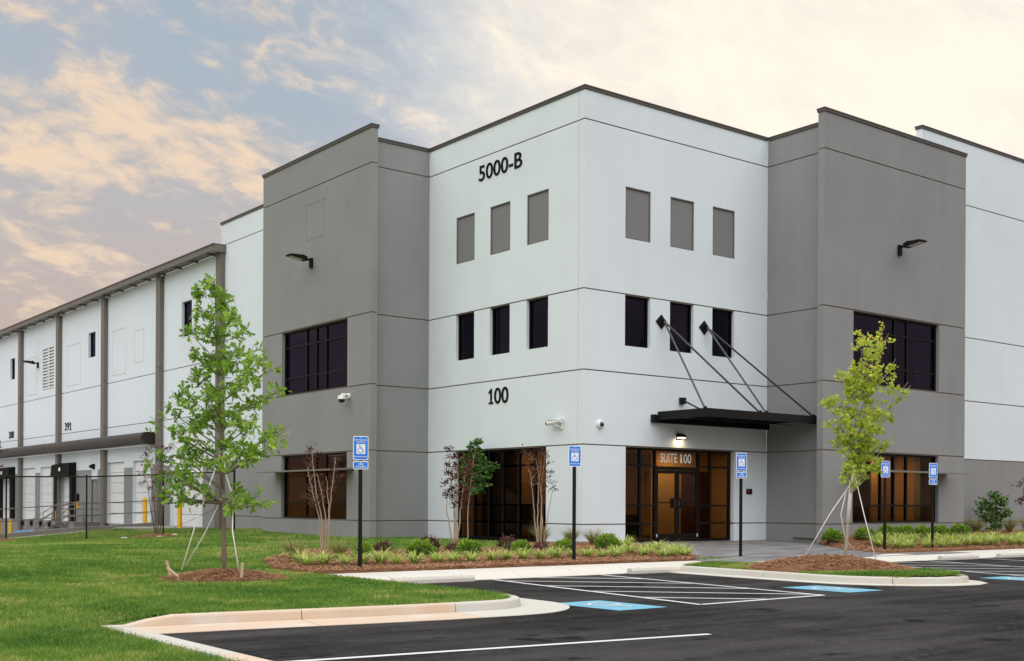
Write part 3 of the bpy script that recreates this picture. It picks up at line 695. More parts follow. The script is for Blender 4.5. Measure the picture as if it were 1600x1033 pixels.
def one_glyph(s_left, width, z0, h, mat, parent, face, off, extr=0.012, name='numeral'):
    """numeral 1 with flag and foot"""
    st_ = 0.31 * width; cx = 0.56 * width
    pts = [(0.06, 0), (0.06, 0.11 * h), (cx - st_ / 2, 0.11 * h), (cx - st_ / 2, 0.76 * h), (0.06, 0.66 * h), (0.06, 0.80 * h), (cx - 0.02 * width, h), (cx + st_ / 2, h), (cx + st_ / 2, 0.11 * h), (width, 0.11 * h), (width, 0)]
    pts = [(x if x > 0.061 else 0.06 * width, z) for x, z in pts]; s = MB()
    if face == 'R': s.prism([(s_left + x, z0 + z) for x, z in pts], 'y', off - 2 * extr, off - 0.001)
    else: s.prism([(s_left - x, z0 + z) for x, z in pts], 'x', off - 2 * extr, off - 0.001)
    return s.build(name, mat, parent)
def lettering(body, name, label):
    e = empty(name, (0, 0, 0), 0, B); e['label'] = label; return e
e_ = lettering('5000-B', 'address_number', 'black address number 5000-B'); fit_text('5000-B', 5.40, 2.36, 12.07, 0.52, M_['letter'], e_, 'L', 0.0, 0.008, 'numerals')
e_ = lettering('100', 'suite_number', 'black suite number 100'); one_glyph(4.80, 0.27, 4.51, 0.51, M_['letter'], e_, 'L', 0.0); fit_text('00', 4.47, 0.76, 4.50, 0.53, M_['letter'], e_, 'L', 0.0, 0.008, 'numerals')
e_ = lettering('391', 'dock_number', 'black dock number 391'); fit_text('39', 46.53, 0.84, 5.46, 0.47, M_['letter'], e_, 'L', -0.97, 0.012, 'numerals'); one_glyph(45.62, 0.34, 5.46, 0.46, M_['letter'], e_, 'L', -0.97)
for tx, s_ in (('388', 58.70), ('385', 65.1)):
    e_ = lettering(tx, 'dock_number', 'black dock number ' + tx); fit_text(tx, s_, 1.25, 5.46, 0.47, M_['letter'], e_, 'L', -0.97, 0.012, 'numerals')
e_ = lettering('SUITE 100', 'suite_lettering', 'white lettering SUITE 100 over the doors'); fit_text('SUITE', 3.47, 0.76, 2.55, 0.30, M_['wletter'], e_, 'R', 0.20, 0.006, 'letters', 0.004)
one_glyph(4.37, 0.11, 2.55, 0.29, M_['wletter'], e_, 'R', 0.20, 0.004); fit_text('00', 4.53, 0.36, 2.545, 0.305, M_['wletter'], e_, 'R', 0.20, 0.006, 'letters', 0.004)
# ---- entrance canopy hung from the right face
CX0, CX1, CP, CZ0, CZ1 = 2.95, 8.36, 2.28, 3.87, 4.13
can = bx('entrance_canopy', M_['black'], B, CX0 + 0.09, CX1, -CP + 0.08, -0.12, CZ1 - 0.085, CZ1 - 0.045); can['label'] = 'flat black steel entrance canopy'
bx('fascia', M_['black'], can, CX0, CX1, -CP, -CP + 0.08, CZ0, CZ1, 0.006)
bx('fascia', M_['black'], can, CX0, CX0 + 0.09, -CP + 0.082, -0.19, CZ0, CZ1, 0.006)
bx('wall_ledger', M_['black'], can, CX0 - 0.12, CX1, -0.17, -0.004, CZ0 - 0.085, CZ1 - 0.09)
for k in range(1, 6): bx('joist', M_['black'], can, CX0 + k * 0.9 - 0.03, CX0 + k * 0.9 + 0.03, -CP + 0.085, -0.175, CZ0 + 0.03, CZ1 - 0.09)
bx('cross_beam', M_['black'], can, CX0 + 0.1, CX1, -1.2, -1.12, CZ0 + 0.012, CZ0 + 0.028)
PL = [(3.27, 7.02), (5.25, 7.02)]
for (s_, z_) in PL:
    pm = MB(); q = 0.235
    pm.prism([(s_ - q * 1.05, z_), (s_, z_ - q), (s_ + q * 1.05, z_), (s_, z_ + q)], 'y', -0.03, -0.002); pm.build('anchor_plate', M_['black'], can)
    bx('anchor_lug', M_['black'], can, s_ + 0.0, s_ + 0.025, -0.16, -0.031, z_ - 0.08, z_ + 0.07)
FRONT = -CP + 0.12
for (s_, z_), xe in ((PL[0], 3.02), (PL[0], 5.55), (PL[1], 5.85), (PL[1], 8.22)):
    MB().tube([(s_ + 0.02, -0.13, z_), (xe, FRONT, CZ1 - 0.03)], 0.032, 8).build('tie_rod', M_['steel'], can, smooth='auto')
    bx('clevis', M_['black'], can, xe - 0.04, xe + 0.04, FRONT - 0.03, FRONT + 0.03, CZ1 - 0.045, CZ1 + 0.06)
bx('anchor_block', M_['black'], can, 4.10, 4.30, -0.14, -0.003, 4.45, 4.65)
MB().tube([(4.2, -0.13, 4.55), (4.25, -1.1, 4.10)], 0.03).build('tie_rod', M_['steel'], can)
# ---- long dock wall to the left
DOORS = [(32.45, 35.1), (36.38, 39.1), (48.9, 51.5), (52.55, 55.3), (62.0, 64.6), (66, 68.6), (70, 72.6), (74, 76.6)]
SHEL = [(44.35, 47.8), (57.1, 60.55)]
BIG = (25.97, 29.92)
DWIN = [(27.36, 28.58), (41.1, 42.3), (57.35, 58.45), (72.5, 73.6)]
holes = [(a, b, 0.0, 3.34) for a, b in DOORS] + [(a + 0.5, b - 0.5, 0.0, 3.0) for a, b in SHEL] + [(BIG[0], BIG[1], -0.2, 4.70), (40.62, 41.62, 0, 2.45), (48.76, 51.12, 8.23, 10.82)] + [(a, b, 9.46 if a > 30 else 9.2, 10.9) for a, b in DWIN]
wall(WL, 24.06, 90, 12.58, holes, M_['white'], zb=-1.4, revs=[5.28, 7.74])
# grey painted lower band (a thin skim proud of the panel)
cur = 24.08
for a, b in sorted([(a, b) for a, b in DOORS] + [(a, b) for a, b in SHEL] + [BIG, (40.62, 41.62)] + [(90, 91)]):
    if a - cur > 0.05:
        wbox(WL, 'painted_band', M_['grey'], B, cur, a, -0.006, -0.001, -1.3, 3.0)
    cur = b
for a, b in DOORS + SHEL:
    wbox(WL, 'painted_band', M_['grey'], B, a + .001, b - .001, -0.006, -0.001, -1.3, -0.01)
wbox(WL, 'painted_band', M_['grey'], B, 40.63, 41.61, -0.006, -0.001, -1.3, -0.01)
# pilasters / downspout covers, eave
for yp in (23.86, 31.12, 39.28, 47.42, 55.54, 63.66, 71.8, 80):
    for (z0, z1) in ((-1.25, 5.28), (5.30, 7.9), (7.92, 12.5)):
        wbox(WL, 'pilaster', M_['taupe'], B, yp - 0.27, yp + 0.27, -0.22, -0.007, z0, z1)
ev = wbox(WL, 'eave', M_['taupe'], B, 24.06, 90, -0.46, -0.002, 12.60, 12.66)
for k in range(33): wbox(WL, 'eave_bracket', M_['taupe'], ev, 24.6 + k * 2.0, 24.72 + k * 2.0, -0.44, -0.005, 12.53, 12.598)
wbox(WL, 'gutter', M_['taupe'], ev, 23.55, 90, -0.60, -0.462, 12.56, 12.80); wbox(WL, 'gutter_lip', M_['coping'], ev, 23.5, 90, -0.63, 0.2, 12.802, 12.86)
wbox(WL, 'eave_end', M_['taupe'], ev, 23.48, 24.0, -0.58, -0.05, 12.50, 12.80)
for (a, b), z0 in zip(DWIN, (9.2, 9.46, 9.46, 9.46)): glazing(WL, a + .002, b - .002, z0 + .002, 10.898, [], [], 0.13, 'window', 'glassup', 0.05)
lv = wbox(WL, 'louver', M_['door'], B, 48.78, 51.10, 0.15, 0.2, 8.25, 10.80)
for k in range(13):
    z_ = 8.28 + k * 0.195; s = MB()
    s.v = [WL(q, d_, zz) for q in (48.78, 51.10) for d_, zz in ((0.0, z_), (0.02, z_), (0.14, z_ + 0.15), (0.12, z_ + 0.15))]
    s.f = [(0, 1, 2, 3), (4, 7, 6, 5), (0, 4, 5, 1), (1, 5, 6, 2), (2, 6, 7, 3), (3, 7, 4, 0)]; s.build('louver_slat', M_['door'], lv)
wbox(WL, 'louver_post', M_['door'], lv, 49.88, 49.98, -0.012, 0.1, 8.25, 10.80)
for (a, b, z0, z1) in ((33.6, 34.9, 8.5, 10.2), (36.2, 38.3, 8.1, 10.55), (43.7, 46.1, 8.1, 10.5), (52.4, 54.6, 8.1, 10.5)):
    for (p, q, c, d_) in ((a, b, z1 - .012, z1 + .012), (a, b, z0 - .012, z0 + .012), (a - .01, a + .01, z0, z1), (b - .01, b + .01, z0, z1)):
        wbox(WL, 'scored_line', M_['scored'], B, p, q, -0.003, -0.0005, c, d_)
def roll_door(a, b, zt, n):
    root = empty('overhead_door', WL((a + b) / 2, 0.16, 0), 0, B)
    for k in range(n):
        z0 = zt * k / n; z1 = zt * (k + 1) / n - 0.02
        o = wbox(WL, 'door_section', M_['door'], root, a + .01, b - .01, 0.16, 0.21, z0, z1, 0.008); o.location = -Vector(root.location)
for a, b in DOORS: roll_door(a, b, 3.34, 6)
for a, b in SHEL: roll_door(a + .5, b - .5, 3.0, 6)
roll_door(BIG[0], BIG[1], 4.70, 8)
dm = wbox(WL, 'service_door', M_['grey'], B, 40.66, 41.58, 0.06, 0.11, 0.0, 2.41); wbox(WL, 'door_frame', M_['taupe'], dm, 40.62, 40.66, -0.02, 0.1, 0, 2.45); wbox(WL, 'door_frame', M_['taupe'], dm, 41.58, 41.62, -0.02, 0.1, 0, 2.45); wbox(WL, 'door_frame', M_['taupe'], dm, 40.66, 41.58, -0.02, 0.1, 2.412, 2.45)
wbox(WL, 'door_handle', M_['steel'], dm, 40.74, 40.86, 0.02, 0.058, 1.0, 1.04)
for i, (a, b) in enumerate(SHEL):
    s = MB()
    # hood: wedge with projecting head curtain, and two side pads
    s.v = [WL(q, d_, zz) for q in (a, b) for d_, zz in ((-0.008, 3.5), (-0.42, 3.38), (-0.48, 2.7), (-0.008, 2.7))]
    s.f = [(0, 1, 2, 3), (4, 7, 6, 5), (0, 4, 5, 1), (1, 5, 6, 2), (2, 6, 7, 3), (3, 7, 4, 0)]
    sh = s.build('dock_shelter', M_['rubber'], B)
    for q in (a, b - 0.5): wbox(WL, 'side_curtain', M_['rubber'], sh, q + .01, q + 0.49, -0.26, -0.008, 0.0, 2.698)
    for q in (a + .38, b - .48): wbox(WL, 'guide_stripe', M_['yellow'], sh, q, q + 0.10, -0.275, -0.262, 0.05, 0.6)
    wbox(WL, 'bay_marker', M_['wletter'], sh, a + 1.6, a + 1.9, -0.462, -0.447, 3.0, 3.2)
for q in (34.0, 36.6, 38.7, 43.0, 49.2, 51.0, 53.0, 55.0):
    wbox(WL, 'dock_bumper', M_['rubber'], B, q, q + 0.3, -0.13, -0.008, -0.42, -0.06)
# dock awning: bullnosed box in segments
def awning(y0, y1):
    prof = [(-0.98, 4.72)] + [(-1.50 - 0.36 * math.cos(math.radians(t)), 4.40 + 0.32 * math.sin(math.radians(t))) for t in range(90, -91, -15)] + [(-0.98, 4.08)]
    s = MB(); b = len(prof)
    s.prism([(p[0], p[1]) for p in prof], 'y', y0, y1); o = s.build('dock_awning', M_['awning'], B, smooth='auto')
    bx('soffit_panel', M_['door'], o, -1.55, -1.02, y0 + .05, y1 - .05, 4.05, 4.078)
    return o
for y0, y1 in ((31.6, 47.9), (47.96, 63.5), (63.56, 79)): awning(y0, y1)
# ---- massing, roofs, floors and interiors
bx('roof', M_['roof'], B, 0.3, 60, 0.3, 16.2, 13.0, 13.1); bx('roof', M_['roof'], B, -0.70, 60, 16.3, 90, 12.5, 12.6)
bx('roof', M_['roof'], B, XL + .27, 0.2, RET + .22, 16.2, 13.0, 13.1); bx('roof', M_['roof'], B, RET + .22, 60, YR + .27 if False else -1.1, 0.2, 13.0, 13.1)
bx('wing_side_wall', M_['grey'], B, XL + 0.26, -0.70, 16.1, 16.34, -0.4, TOP_G - 0.02); bx('wing_side_wall', M_['grey'], B, 16.1, 16.34, YR + 0.26, -1.13, -0.4, TOP_G - 0.02)
# ground floor
bx('interior_floor', M_['carpet'], B, 0.27, 20, 0.27, 16.0, -0.2, 0.003); bx('interior_floor', M_['carpet'], B, RET + .25, 16, YR + .3, 0.26, -0.2, 0.003); bx('interior_floor', M_['carpet'], B, 0.27, 8.2, 0.27, 8.2, 3.35, 4.9)
bx('interior_ceiling', M_['ceil'], B, 0.27, 8.3, 0.27, 8.3, 3.1, 3.14)
bx('interior_wall', M_['tan'], B, 4.6, 8.3, 6.2, 6.3, 0.01, 3.09); bx('interior_wall', M_['tan'], B, 0.3, 8.3, 8.2, 8.3, 0.01, 3.09); bx('interior_wall', M_['tan'], B, 8.15, 8.28, 0.3, 6.19, 0.01, 3.09)
bx('interior_wall', M_['tan'], B, 2.2, 2.3, 3.6, 6.0, 0.01, 3.09); bx('interior_wall', M_['dim'], B, 2.2, 2.3, 6.01, 8.1, 0.01, 3.09); bx('interior_wall', M_['tan'], B, 2.31, 4.4, 4.8, 4.9, 0.01, 3.09)  # dim stretch of wall: shade of the outer bays painted into its colour
bx('interior_door', M_['wood'], B, 6.55, 7.85, 2.2, 2.26, 0.01, 2.35); bx('interior_wall', M_['tan'], B, 5.2, 8.14, 2.28, 2.38, 0.01, 3.09)
for (x0, x1, y0, y1) in ((XL + .3, 0.0, RET + .25, 15.9), (RET + .25, 15.9, YR + .3, 0.0)):
    bx('interior_ceiling', M_['ceil'], B, x0, x1, y0, y1, 3.1, 3.14); bx('interior_floor', M_['carpet'], B, x0, x1, y0, y1, 3.4, 5.0)
    if y0 > 5: bx('interior_wall', M_['tan'], B, 0.0, 0.1, 8.7, 16, 0.01, 3.09); bx('interior_wall', M_['tan'], B, XL + .3, -.01, 8.62, 8.7, 0.01, 3.09)
    else: bx('interior_wall', M_['tan'], B, 8.7, 16, 0.0, 0.1, 0.01, 3.09); bx('interior_wall', M_['tan'], B, 12.6, 12.7, -1.2, -.01, 0.01, 3.09)
bx('interior_wall', M_['tan'], B, XL + .3, -.01, 15.8, 15.9, 0.01, 3.09); bx('interior_wall', M_['tan'], B, 15.8, 15.9, YR + .3, -.01, 0.01, 3.09)
# upper rooms, unlit
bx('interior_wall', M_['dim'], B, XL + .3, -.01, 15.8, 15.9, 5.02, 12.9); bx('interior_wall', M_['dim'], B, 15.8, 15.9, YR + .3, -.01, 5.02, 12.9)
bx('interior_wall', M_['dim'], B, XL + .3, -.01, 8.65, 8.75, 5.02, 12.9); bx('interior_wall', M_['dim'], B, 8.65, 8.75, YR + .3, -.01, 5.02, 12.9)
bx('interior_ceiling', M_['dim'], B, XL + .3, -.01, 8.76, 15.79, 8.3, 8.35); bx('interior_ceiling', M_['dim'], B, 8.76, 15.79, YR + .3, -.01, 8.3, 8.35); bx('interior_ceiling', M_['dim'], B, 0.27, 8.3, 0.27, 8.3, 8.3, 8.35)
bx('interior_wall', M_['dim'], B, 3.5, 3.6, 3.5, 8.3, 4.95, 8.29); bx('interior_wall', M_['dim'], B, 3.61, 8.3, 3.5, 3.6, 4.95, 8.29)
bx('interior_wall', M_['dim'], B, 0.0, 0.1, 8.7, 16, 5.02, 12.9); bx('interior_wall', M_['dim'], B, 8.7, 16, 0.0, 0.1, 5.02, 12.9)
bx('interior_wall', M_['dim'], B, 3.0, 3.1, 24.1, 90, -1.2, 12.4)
for (x, y, zl) in ((-0.2, 28.5, 10.5), (-0.2, 42.2, 10.4)):
    bx('interior_light', M_['litpanel'], B, x, x + 0.12, y - .6, y + .2, zl, zl + .08)
def area(name, loc, e, sx, sy, col=(1.0, 0.72, 0.36)):
    l = bpy.data.lights.new(name, 'AREA'); l.energy = e; l.shape = 'RECTANGLE'; l.size = sx; l.size_y = sy; l.color = col
    o = bpy.data.objects.new(name, l); COL.objects.link(o); o.location = loc; o.parent = B; return o
area('room_light', (3.4, 3.9, 3.05), 50, 0.6, 0.6); area('room_light', (5.75, 1.4, 3.05), 20, 0.4, 0.4); area('room_light', (-1.0, 10.6, 3.05), 28, 0.5, 0.9); area('room_light', (14.4, -0.6, 3.05), 14, 0.5, 0.5); area('room_light', (1.3, 5.6, 3.05), 11, 0.5, 0.8)
# ------------------------------------------------------------------ fixtures on the walls
def area_light(loc, e, r): pass
def shoebox(loc, face, label, along=1):
    """LED wall pack: wall bracket, arm and a flat tapered head reaching out from the wall, tilted up"""
    root = empty('wall_light', loc); root.scale = (0.86, 0.86, 0.86); tag(root, label, 'wall light', 'flat wall lights')
    rot = {'R': Matrix.Identity(3), 'L': Matrix(((0, 1, 0), (-1, 0, 0), (0, 0, 1))).inverted()}[face]
    # local frame: +x along the wall (viewer's right), -y out of the wall
    def tr(s):
        s.v = [tuple((Matrix(((1, 0, 0), (0, 1, 0), (0, 0, 1))) if face == 'R' else Matrix(((0, 1, 0), (-1, 0, 0), (0, 0, 1)))) @ Vector(p)) for p in s.v]; return s
    tr(MB().box(-0.09, 0.09, -0.12, -0.002, -0.20, 0.22)).build('bracket', M_['black'], root, bevel=0.01)
    tr(MB().box(-0.05, 0.05, -0.34, -0.121, 0.10, 0.18)).build('arm', M_['black'], root, bevel=0.01)
    hd = MB(); hd.v = []
    for (y, z0, z1, hw) in ((-0.30, 0.06, 0.24, 0.15), (-0.50, 0.09, 0.27, 0.24), (-1.05, 0.17, 0.27, 0.22), (-1.18, 0.19, 0.24, 0.19)):
        hd.v += [(-hw, y, z0), (hw, y, z0), (hw, y, z1), (-hw, y, z1)]
    for i in range(3):
        b = i * 4
        for k in range(4): k2 = (k + 1) % 4; hd.f.append((b + k, b + k2, b + 4 + k2, b + 4 + k))
    hd.f += [(0, 1, 2, 3), (12, 15, 14, 13)]
    tr(hd).build('lamp_head', M_['black'], root, bevel=0.012)
    ln = MB(); ln.v = [(-0.17, -0.55, 0.075), (0.17, -0.55, 0.075), (0.16, -1.08, 0.155), (-0.16, -1.08, 0.155), (-0.17, -0.55, 0.11), (0.17, -0.55, 0.11), (0.16, -1.08, 0.19), (-0.16, -1.08, 0.19)]
    ln.f = [(0, 1, 2, 3), (4, 7, 6, 5), (0, 4, 5, 1), (1, 5, 6, 2), (2, 6, 7, 3), (3, 7, 4, 0)]
    tr(ln).build('lens', M_['lampglass'], root)
    tr(MB().tube([(0, -0.42, 0.27), (0, -0.42, 0.33)], 0.035, 8)).build('photocell', M_['black'], root)
    return root
shoebox((XL, 12.27, 10.05), 'L', 'black flat wall light on the left grey wing above its upper window')
shoebox((12.18, YR, 10.05), 'R', 'black flat wall light on the right grey wing above its upper window')
shoebox((-0.97, 51.95, 9.9), 'L', 'black flat wall light beside the louver on the long dock wall')
# entrance lamp, lit
el = empty('entrance_light', (4.09, 0, 3.38)); tag(el, 'small lit bronze wall lamp over the suite 100 doors', 'wall light')
MB().box(-0.10, 0.10, -0.035, -0.002, -0.10, 0.12).build('back_plate', M_['frame'], el)
hb = MB(); hb.prism([(-0.04, 0.12), (-0.20, 0.06), (-0.24, -0.01), (-0.22, -0.02), (-0.04, -0.02)], 'x', -0.13, 0.13); hb.build('hood', M_['frame'], el)
MB().box(-0.11, 0.11, -0.20, -0.05, -0.05, -0.022).build('lens', M_['lit'], el)
ll = bpy.data.lights.new('entrance_lamp', 'AREA'); ll.energy = 1.6; ll.size = 0.22; ll.color = (1.0, 0.78, 0.42); lo = bpy.data.objects.new('entrance_lamp', ll); COL.objects.link(lo); lo.location = (0, -0.14, -0.06); lo.parent = el
# cameras
def dome_cam(loc, n, label, arm=False):
    r = empty('security_camera', loc); tag(r, label, 'camera', 'wall cameras')
    n = Vector(n); t = Vector((n.y, -n.x, 0))
    if arm:
        MB().tube([n * 0.002, n * 0.05], 0.10, 14).build('base', M_['plast'], r, smooth='auto'); MB().tube([n * 0.05 + Vector((0, 0, .04)), n * 0.28 + Vector((0, 0, .04)), n * 0.30 + Vector((0, 0, -.02))], 0.05, 10).build('arm', M_['plast'], r, smooth='auto')
        MB().tube([n * .3 + Vector((0, 0, .0)), n * .3 + Vector((0, 0, -.13))], [0.13, 0.15], 16).build('housing', M_['plast'], r, smooth='auto')
        MB().ball(tuple(n * .3 + Vector((0, 0, -.14))), 0.12, 14, 9).build('dome', M_['lens'], r, smooth=True)
    else:
        MB().tube([n * 0.002, n * 0.07, n * 0.10], [0.125, 0.125, 0.10], 18).build('housing', M_['plast'], r, smooth='auto')
        MB().ball(tuple(n * 0.10 + Vector((0, 0, -.01))), 0.075, 14, 9).build('dome', M_['lens'], r, smooth=True)
    return r
dome_cam((XL, 9.50, 4.95), (-1, 0, 0), 'white dome camera on an arm below the left wing upper window', True)
dome_cam((0.66, 0, 3.635), (0, -1, 0), 'small round white camera right of the tower corner')
bc = empty('security_camera', (0, 1.02, 3.62)); tag(bc, 'white bullet camera left of the tower corner', 'camera', 'wall cameras')
MB().box(-0.05, -0.002, -0.08, 0.08, -0.12, 0.10).build('base', M_['plast'], bc, bevel=0.01)
MB().tube([(-0.05, 0, -0.03), (-0.16, 0.06, -0.02), (-0.20, 0.10, 0.05)], 0.03, 10).build('arm', M_['plast'], bc, smooth='auto')
MB().tube([(-0.12, -0.12, 0.14), (-0.26, 0.36, 0.07)], 0.075, 14).build('housing', M_['plast'], bc, smooth='auto')
MB().tube([(-0.245, 0.31, 0.082), (-0.275, 0.41, 0.066)], 0.06, 14).build('lens', M_['lens'], bc)
hs = MB(); hs.prism([(-0.09, 0.20), (0.09, 0.20), (0.09, 0.215), (-0.09, 0.215)], 'y', -0.14, 0.42); hs.build('sun_hood', M_['plast'], bc).rotation_euler = (0.0, 0, 0.28); bc.children[-1].location = (-0.15, 0.0, -0.04)
kr = empty('card_reader', (7.5, 0, 1.65)); tag(kr, 'small black card reader on the white wall right of the doors', 'card reader')
MB().box(-0.13, 0.13, -0.05, -0.002, -0.09, 0.09).build('housing', M_['black'], kr, bevel=0.008); MB().box(-0.09, -0.04, -0.056, -0.0495, -0.02, 0.04).build('indicator', M_['redled'], kr)
sl_ = empty('wall_light', (-0.97, 41.2, 3.17)); tag(sl_, 'small black lamp over the grey service door at the dock', 'wall light')
MB().box(-0.06, -0.002, -0.12, 0.12, -0.15, 0.15).build('back_plate', M_['black'], sl_); MB().prism([(-0.06, 0.16), (-0.26, 0.05), (-0.26, -0.05), (-0.06, -0.12)], 'y', -0.16, 0.16).build('hood', M_['black'], sl_)
# ------------------------------------------------------------------ accessible-parking signs
def rrect(w_, h_, r, n=5):
    out = []
    for cx, cy, a0 in ((w_ - r, h_ - r, 0), (-w_ + r, h_ - r, 90), (-w_ + r, -h_ + r, 180), (w_ - r, -h_ + r, 270)):
        out += [(cx + r * math.cos(math.radians(a0 + 90 * i / n)), cy + r * math.sin(math.radians(a0 + 90 * i / n))) for i in range(n + 1)]
    return out
def sign(loc, van, label, h=2.72):
    root = empty('parking_sign', loc); tag(root, label, 'sign', 'accessible parking signs')
    post = MB(); post.box(-0.038, 0.038, -0.02, 0.02, -0.05, h - 0.06)
    po = post.build('post', M_['black'], root)
    for k in range(22):
        MB().tube([(0, -0.0205, 0.3 + k * 0.1), (0, -0.023, 0.3 + k * 0.1)], 0.006, 6).build('post_hole', M_['lens'], po) if k % 3 == 0 else None
    def plate(zc, hh, nm):
        p = MB(); p.prism([(x, zc + z) for x, z in rrect(0.158, hh, 0.035)], 'y', -0.028, -0.0225); o = p.build(nm, M_['signwhite'], root)
        q = MB(); q.prism([(x, zc + z) for x, z in rrect(0.143, hh - 0.016, 0.026)], 'y', -0.0305, -0.0275); q.build('blue_field', M_['signblue'], o)
        MB().tube([(0, -0.031, zc + hh - 0.03), (0, -0.034, zc + hh - 0.03)], 0.010, 8).build('bolt', M_['signwhite'], o)
        return o
    z1 = h - 0.245
    o = plate(z1, 0.242, 'sign_plate')
    fit_text('PERMIT PARKING ONLY', -0.133, 0.266, z1 + 0.150, 0.026, M_['signwhite'], o, 'R', -0.0308, 0.02, 'sign_text', 0.001)
    fit_text('TOW-AWAY ZONE', -0.095, 0.19, z1 + 0.108, 0.026, M_['signwhite'], o, 'R', -0.0308, 0.02, 'sign_text', 0.001)
    fit_text('MAXIMUM FINE $500', -0.133, 0.266, z1 - 0.185, 0.022, M_['signwhite'], o, 'R', -0.0308, 0.02, 'sign_text', 0.001) if False else fit_text('HANDICAPPED PARKING', -0.133, 0.266, z1 - 0.185, 0.022, M_['signwhite'], o, 'R', -0.0308, 0.02, 'sign_text', 0.001)
    bx('symbol_field', M_['signwhite'], o, -0.092, 0.092, -0.0325, -0.0305, z1 - 0.118, z1 + 0.082)
    wc = wheelchair(o, 0.19, 0, 'signblue'); wc.rotation_euler = (math.pi / 2, 0, 0); wc.location = (0.0, -0.0340, z1 - 0.012)
    if van:
        z2 = z1 - 0.242 - 0.105
        o2 = plate(z2, 0.082, 'van_plate')
        fit_text('VAN', -0.055, 0.11, z2 + 0.006, 0.032, M_['signwhite'], o2, 'R', -0.0308, 0.02, 'sign_text', 0.001)
        fit_text('ACCESSIBLE', -0.11, 0.22, z2 - 0.045, 0.032, M_['signwhite'], o2, 'R', -0.0308, 0.02, 'sign_text', 0.001)
    root.rotation_euler.z = -0.30
    return root
sign((-11.42, -6.22, zgf(-11.42, -6.22)), True, 'blue van-accessible sign on black post at the left end of the planting bed', 2.72)
sign((-5.65, -6.15, zgf(-5.65, -6.15)), False, 'blue accessible sign without van plate, beside the tower corner', 2.72)
sign((0.09, -6.17, -0.155), True, 'blue van-accessible sign on black post in front of the suite doors', 2.72)
sign((6.35, -6.2, zgf(6.35, -6.2)), False, 'blue accessible sign without van plate, in front of the right wing window', 2.68)
sign((8.95, -6.1, zgf(8.95, -6.1)), True, 'blue van-accessible sign on black post, rightmost by the far bed', 2.68)
# ------------------------------------------------------------------ wheel stops
def wheel_stop(cx, cy, label, rz=0):
    s = MB(); prof = [(-0.075, 0), (-0.075, 0.07), (-0.05, 0.125), (0.05, 0.125), (0.075, 0.07), (0.075, 0)]
    s.prism(prof, 'x', -0.92, 0.92); o = s.build('wheel_stop', M_['conc'], None, bevel=0.012, loc=(cx, cy, LOT + 0.002), rz=rz)
    o.scale = (1, 1.15, 1.05)
    tag(o, label, 'wheel stop', 'concrete wheel stops')
    for d in (-0.65, 0.65): MB().tube([(d, 0, 0.12), (d, 0, 0.131)], 0.018, 8).build('anchor_pin', M_['railgrey'], o)
wheel_stop(-11.06, -8.34, 'concrete wheel stop half hidden behind the lawn at left'); wheel_stop(-4.99, -8.30, 'concrete wheel stop against the kerb before the mulch bed')
wheel_stop(6.78, -8.33, 'concrete wheel stop beyond the island, nearer the maple'); wheel_stop(9.78, -8.33, 'concrete wheel stop at the right edge of the picture')
# ------------------------------------------------------------------ bollards, fence, rails, stair
def bollard(x, y, z, h, label):
    r = empty('bollard', (x, y, z)); tag(r, label, 'bollard', 'yellow bollards')
    MB().tube([(0, 0, -0.1), (0, 0, h)], 0.11, 14, False).build('post', M_['yellow'], r, smooth=True); MB().ball((0, 0, h), 0.11, 14, 8, (1, 1, 0.6)).build('cap', M_['yellow'], r, smooth=True)
bollard(-2.1, 30.32, -0.02, 1.35, 'tall yellow bollard left of the big roll-up door'); bollard(-2.1, 25.95, -0.02, 1.35, 'tall yellow bollard right of the big roll-up door, behind the oak')
bollard(-2.0, 54.4, -1.2, 1.1, 'short yellow bollard by the dock stair, right one of two'); bollard(-2.2, 56.3, -1.2, 1.1, 'short yellow bollard by the dock stair, left one of two')
FY = 18.4
fx = [-2.85, -5.85, -8.85, -11.75, -14.7, -17.7]
fence = empty('chain_link_fence', (fx[0], FY, zgf(fx[0], FY))); tag(fence, 'black chain-link fence across the lawn before the truck court', 'fence')
fz0 = zgf(fx[0], FY); FH = 2.40
def fl(s): s.v = [(a - fx[0], b - FY, c - fz0) for a, b, c in s.v]; return s
for i, x in enumerate(fx):
    z = zgf(x, FY); r = 0.042 if i in (0,) else 0.03
    p = fl(MB().tube([(x, FY, z - 0.1), (x, FY, z + FH + 0.05)], r, 10)).build('post', M_['black'], fence, smooth='auto')
    fl(MB().ball((x, FY, z + FH + 0.05), r * 1.15, 10, 6)).build('post_cap', M_['black'], p)
for a, b in zip(fx, fx[1:]):
    za, zb = zgf(a, FY), zgf(b, FY)
    fl(MB().tube([(a, FY, za + FH), (b, FY, zb + FH)], 0.026, 8)).build('top_rail', M_['black'], fence)
fl(MB().tube([(fx[0], FY, fz0 + 1.25), (fx[1], FY, zgf(fx[1], FY) + 1.25)], 0.022, 8)).build('brace_rail', M_['black'], fence)
fl(MB().tube([(fx[0], FY, fz0 + 1.2), (fx[1], FY, zgf(fx[1], FY) + 0.1)], 0.008, 6)).build('truss_rod', M_['black'], fence)
V = []; Fq = []
def ribbon(p, q, r=0.0034):
    p = Vector(p); q = Vector(q); t = (q - p).normalized(); a = t.orthogonal().normalized() * r; c = t.cross(a).normalized() * r; b = len(V)
    for P in (p, q):
        for k in range(3):
            th = k * 2.094; V.append(tuple(P + a * math.cos(th) + c * math.sin(th)))
    for k in range(3): k2 = (k + 1) % 3; Fq.append((b + k, b + k2, b + 3 + k2, b + 3 + k))
L = fx[0] - fx[-1]; step = 0.085
k = -int(FH / step)
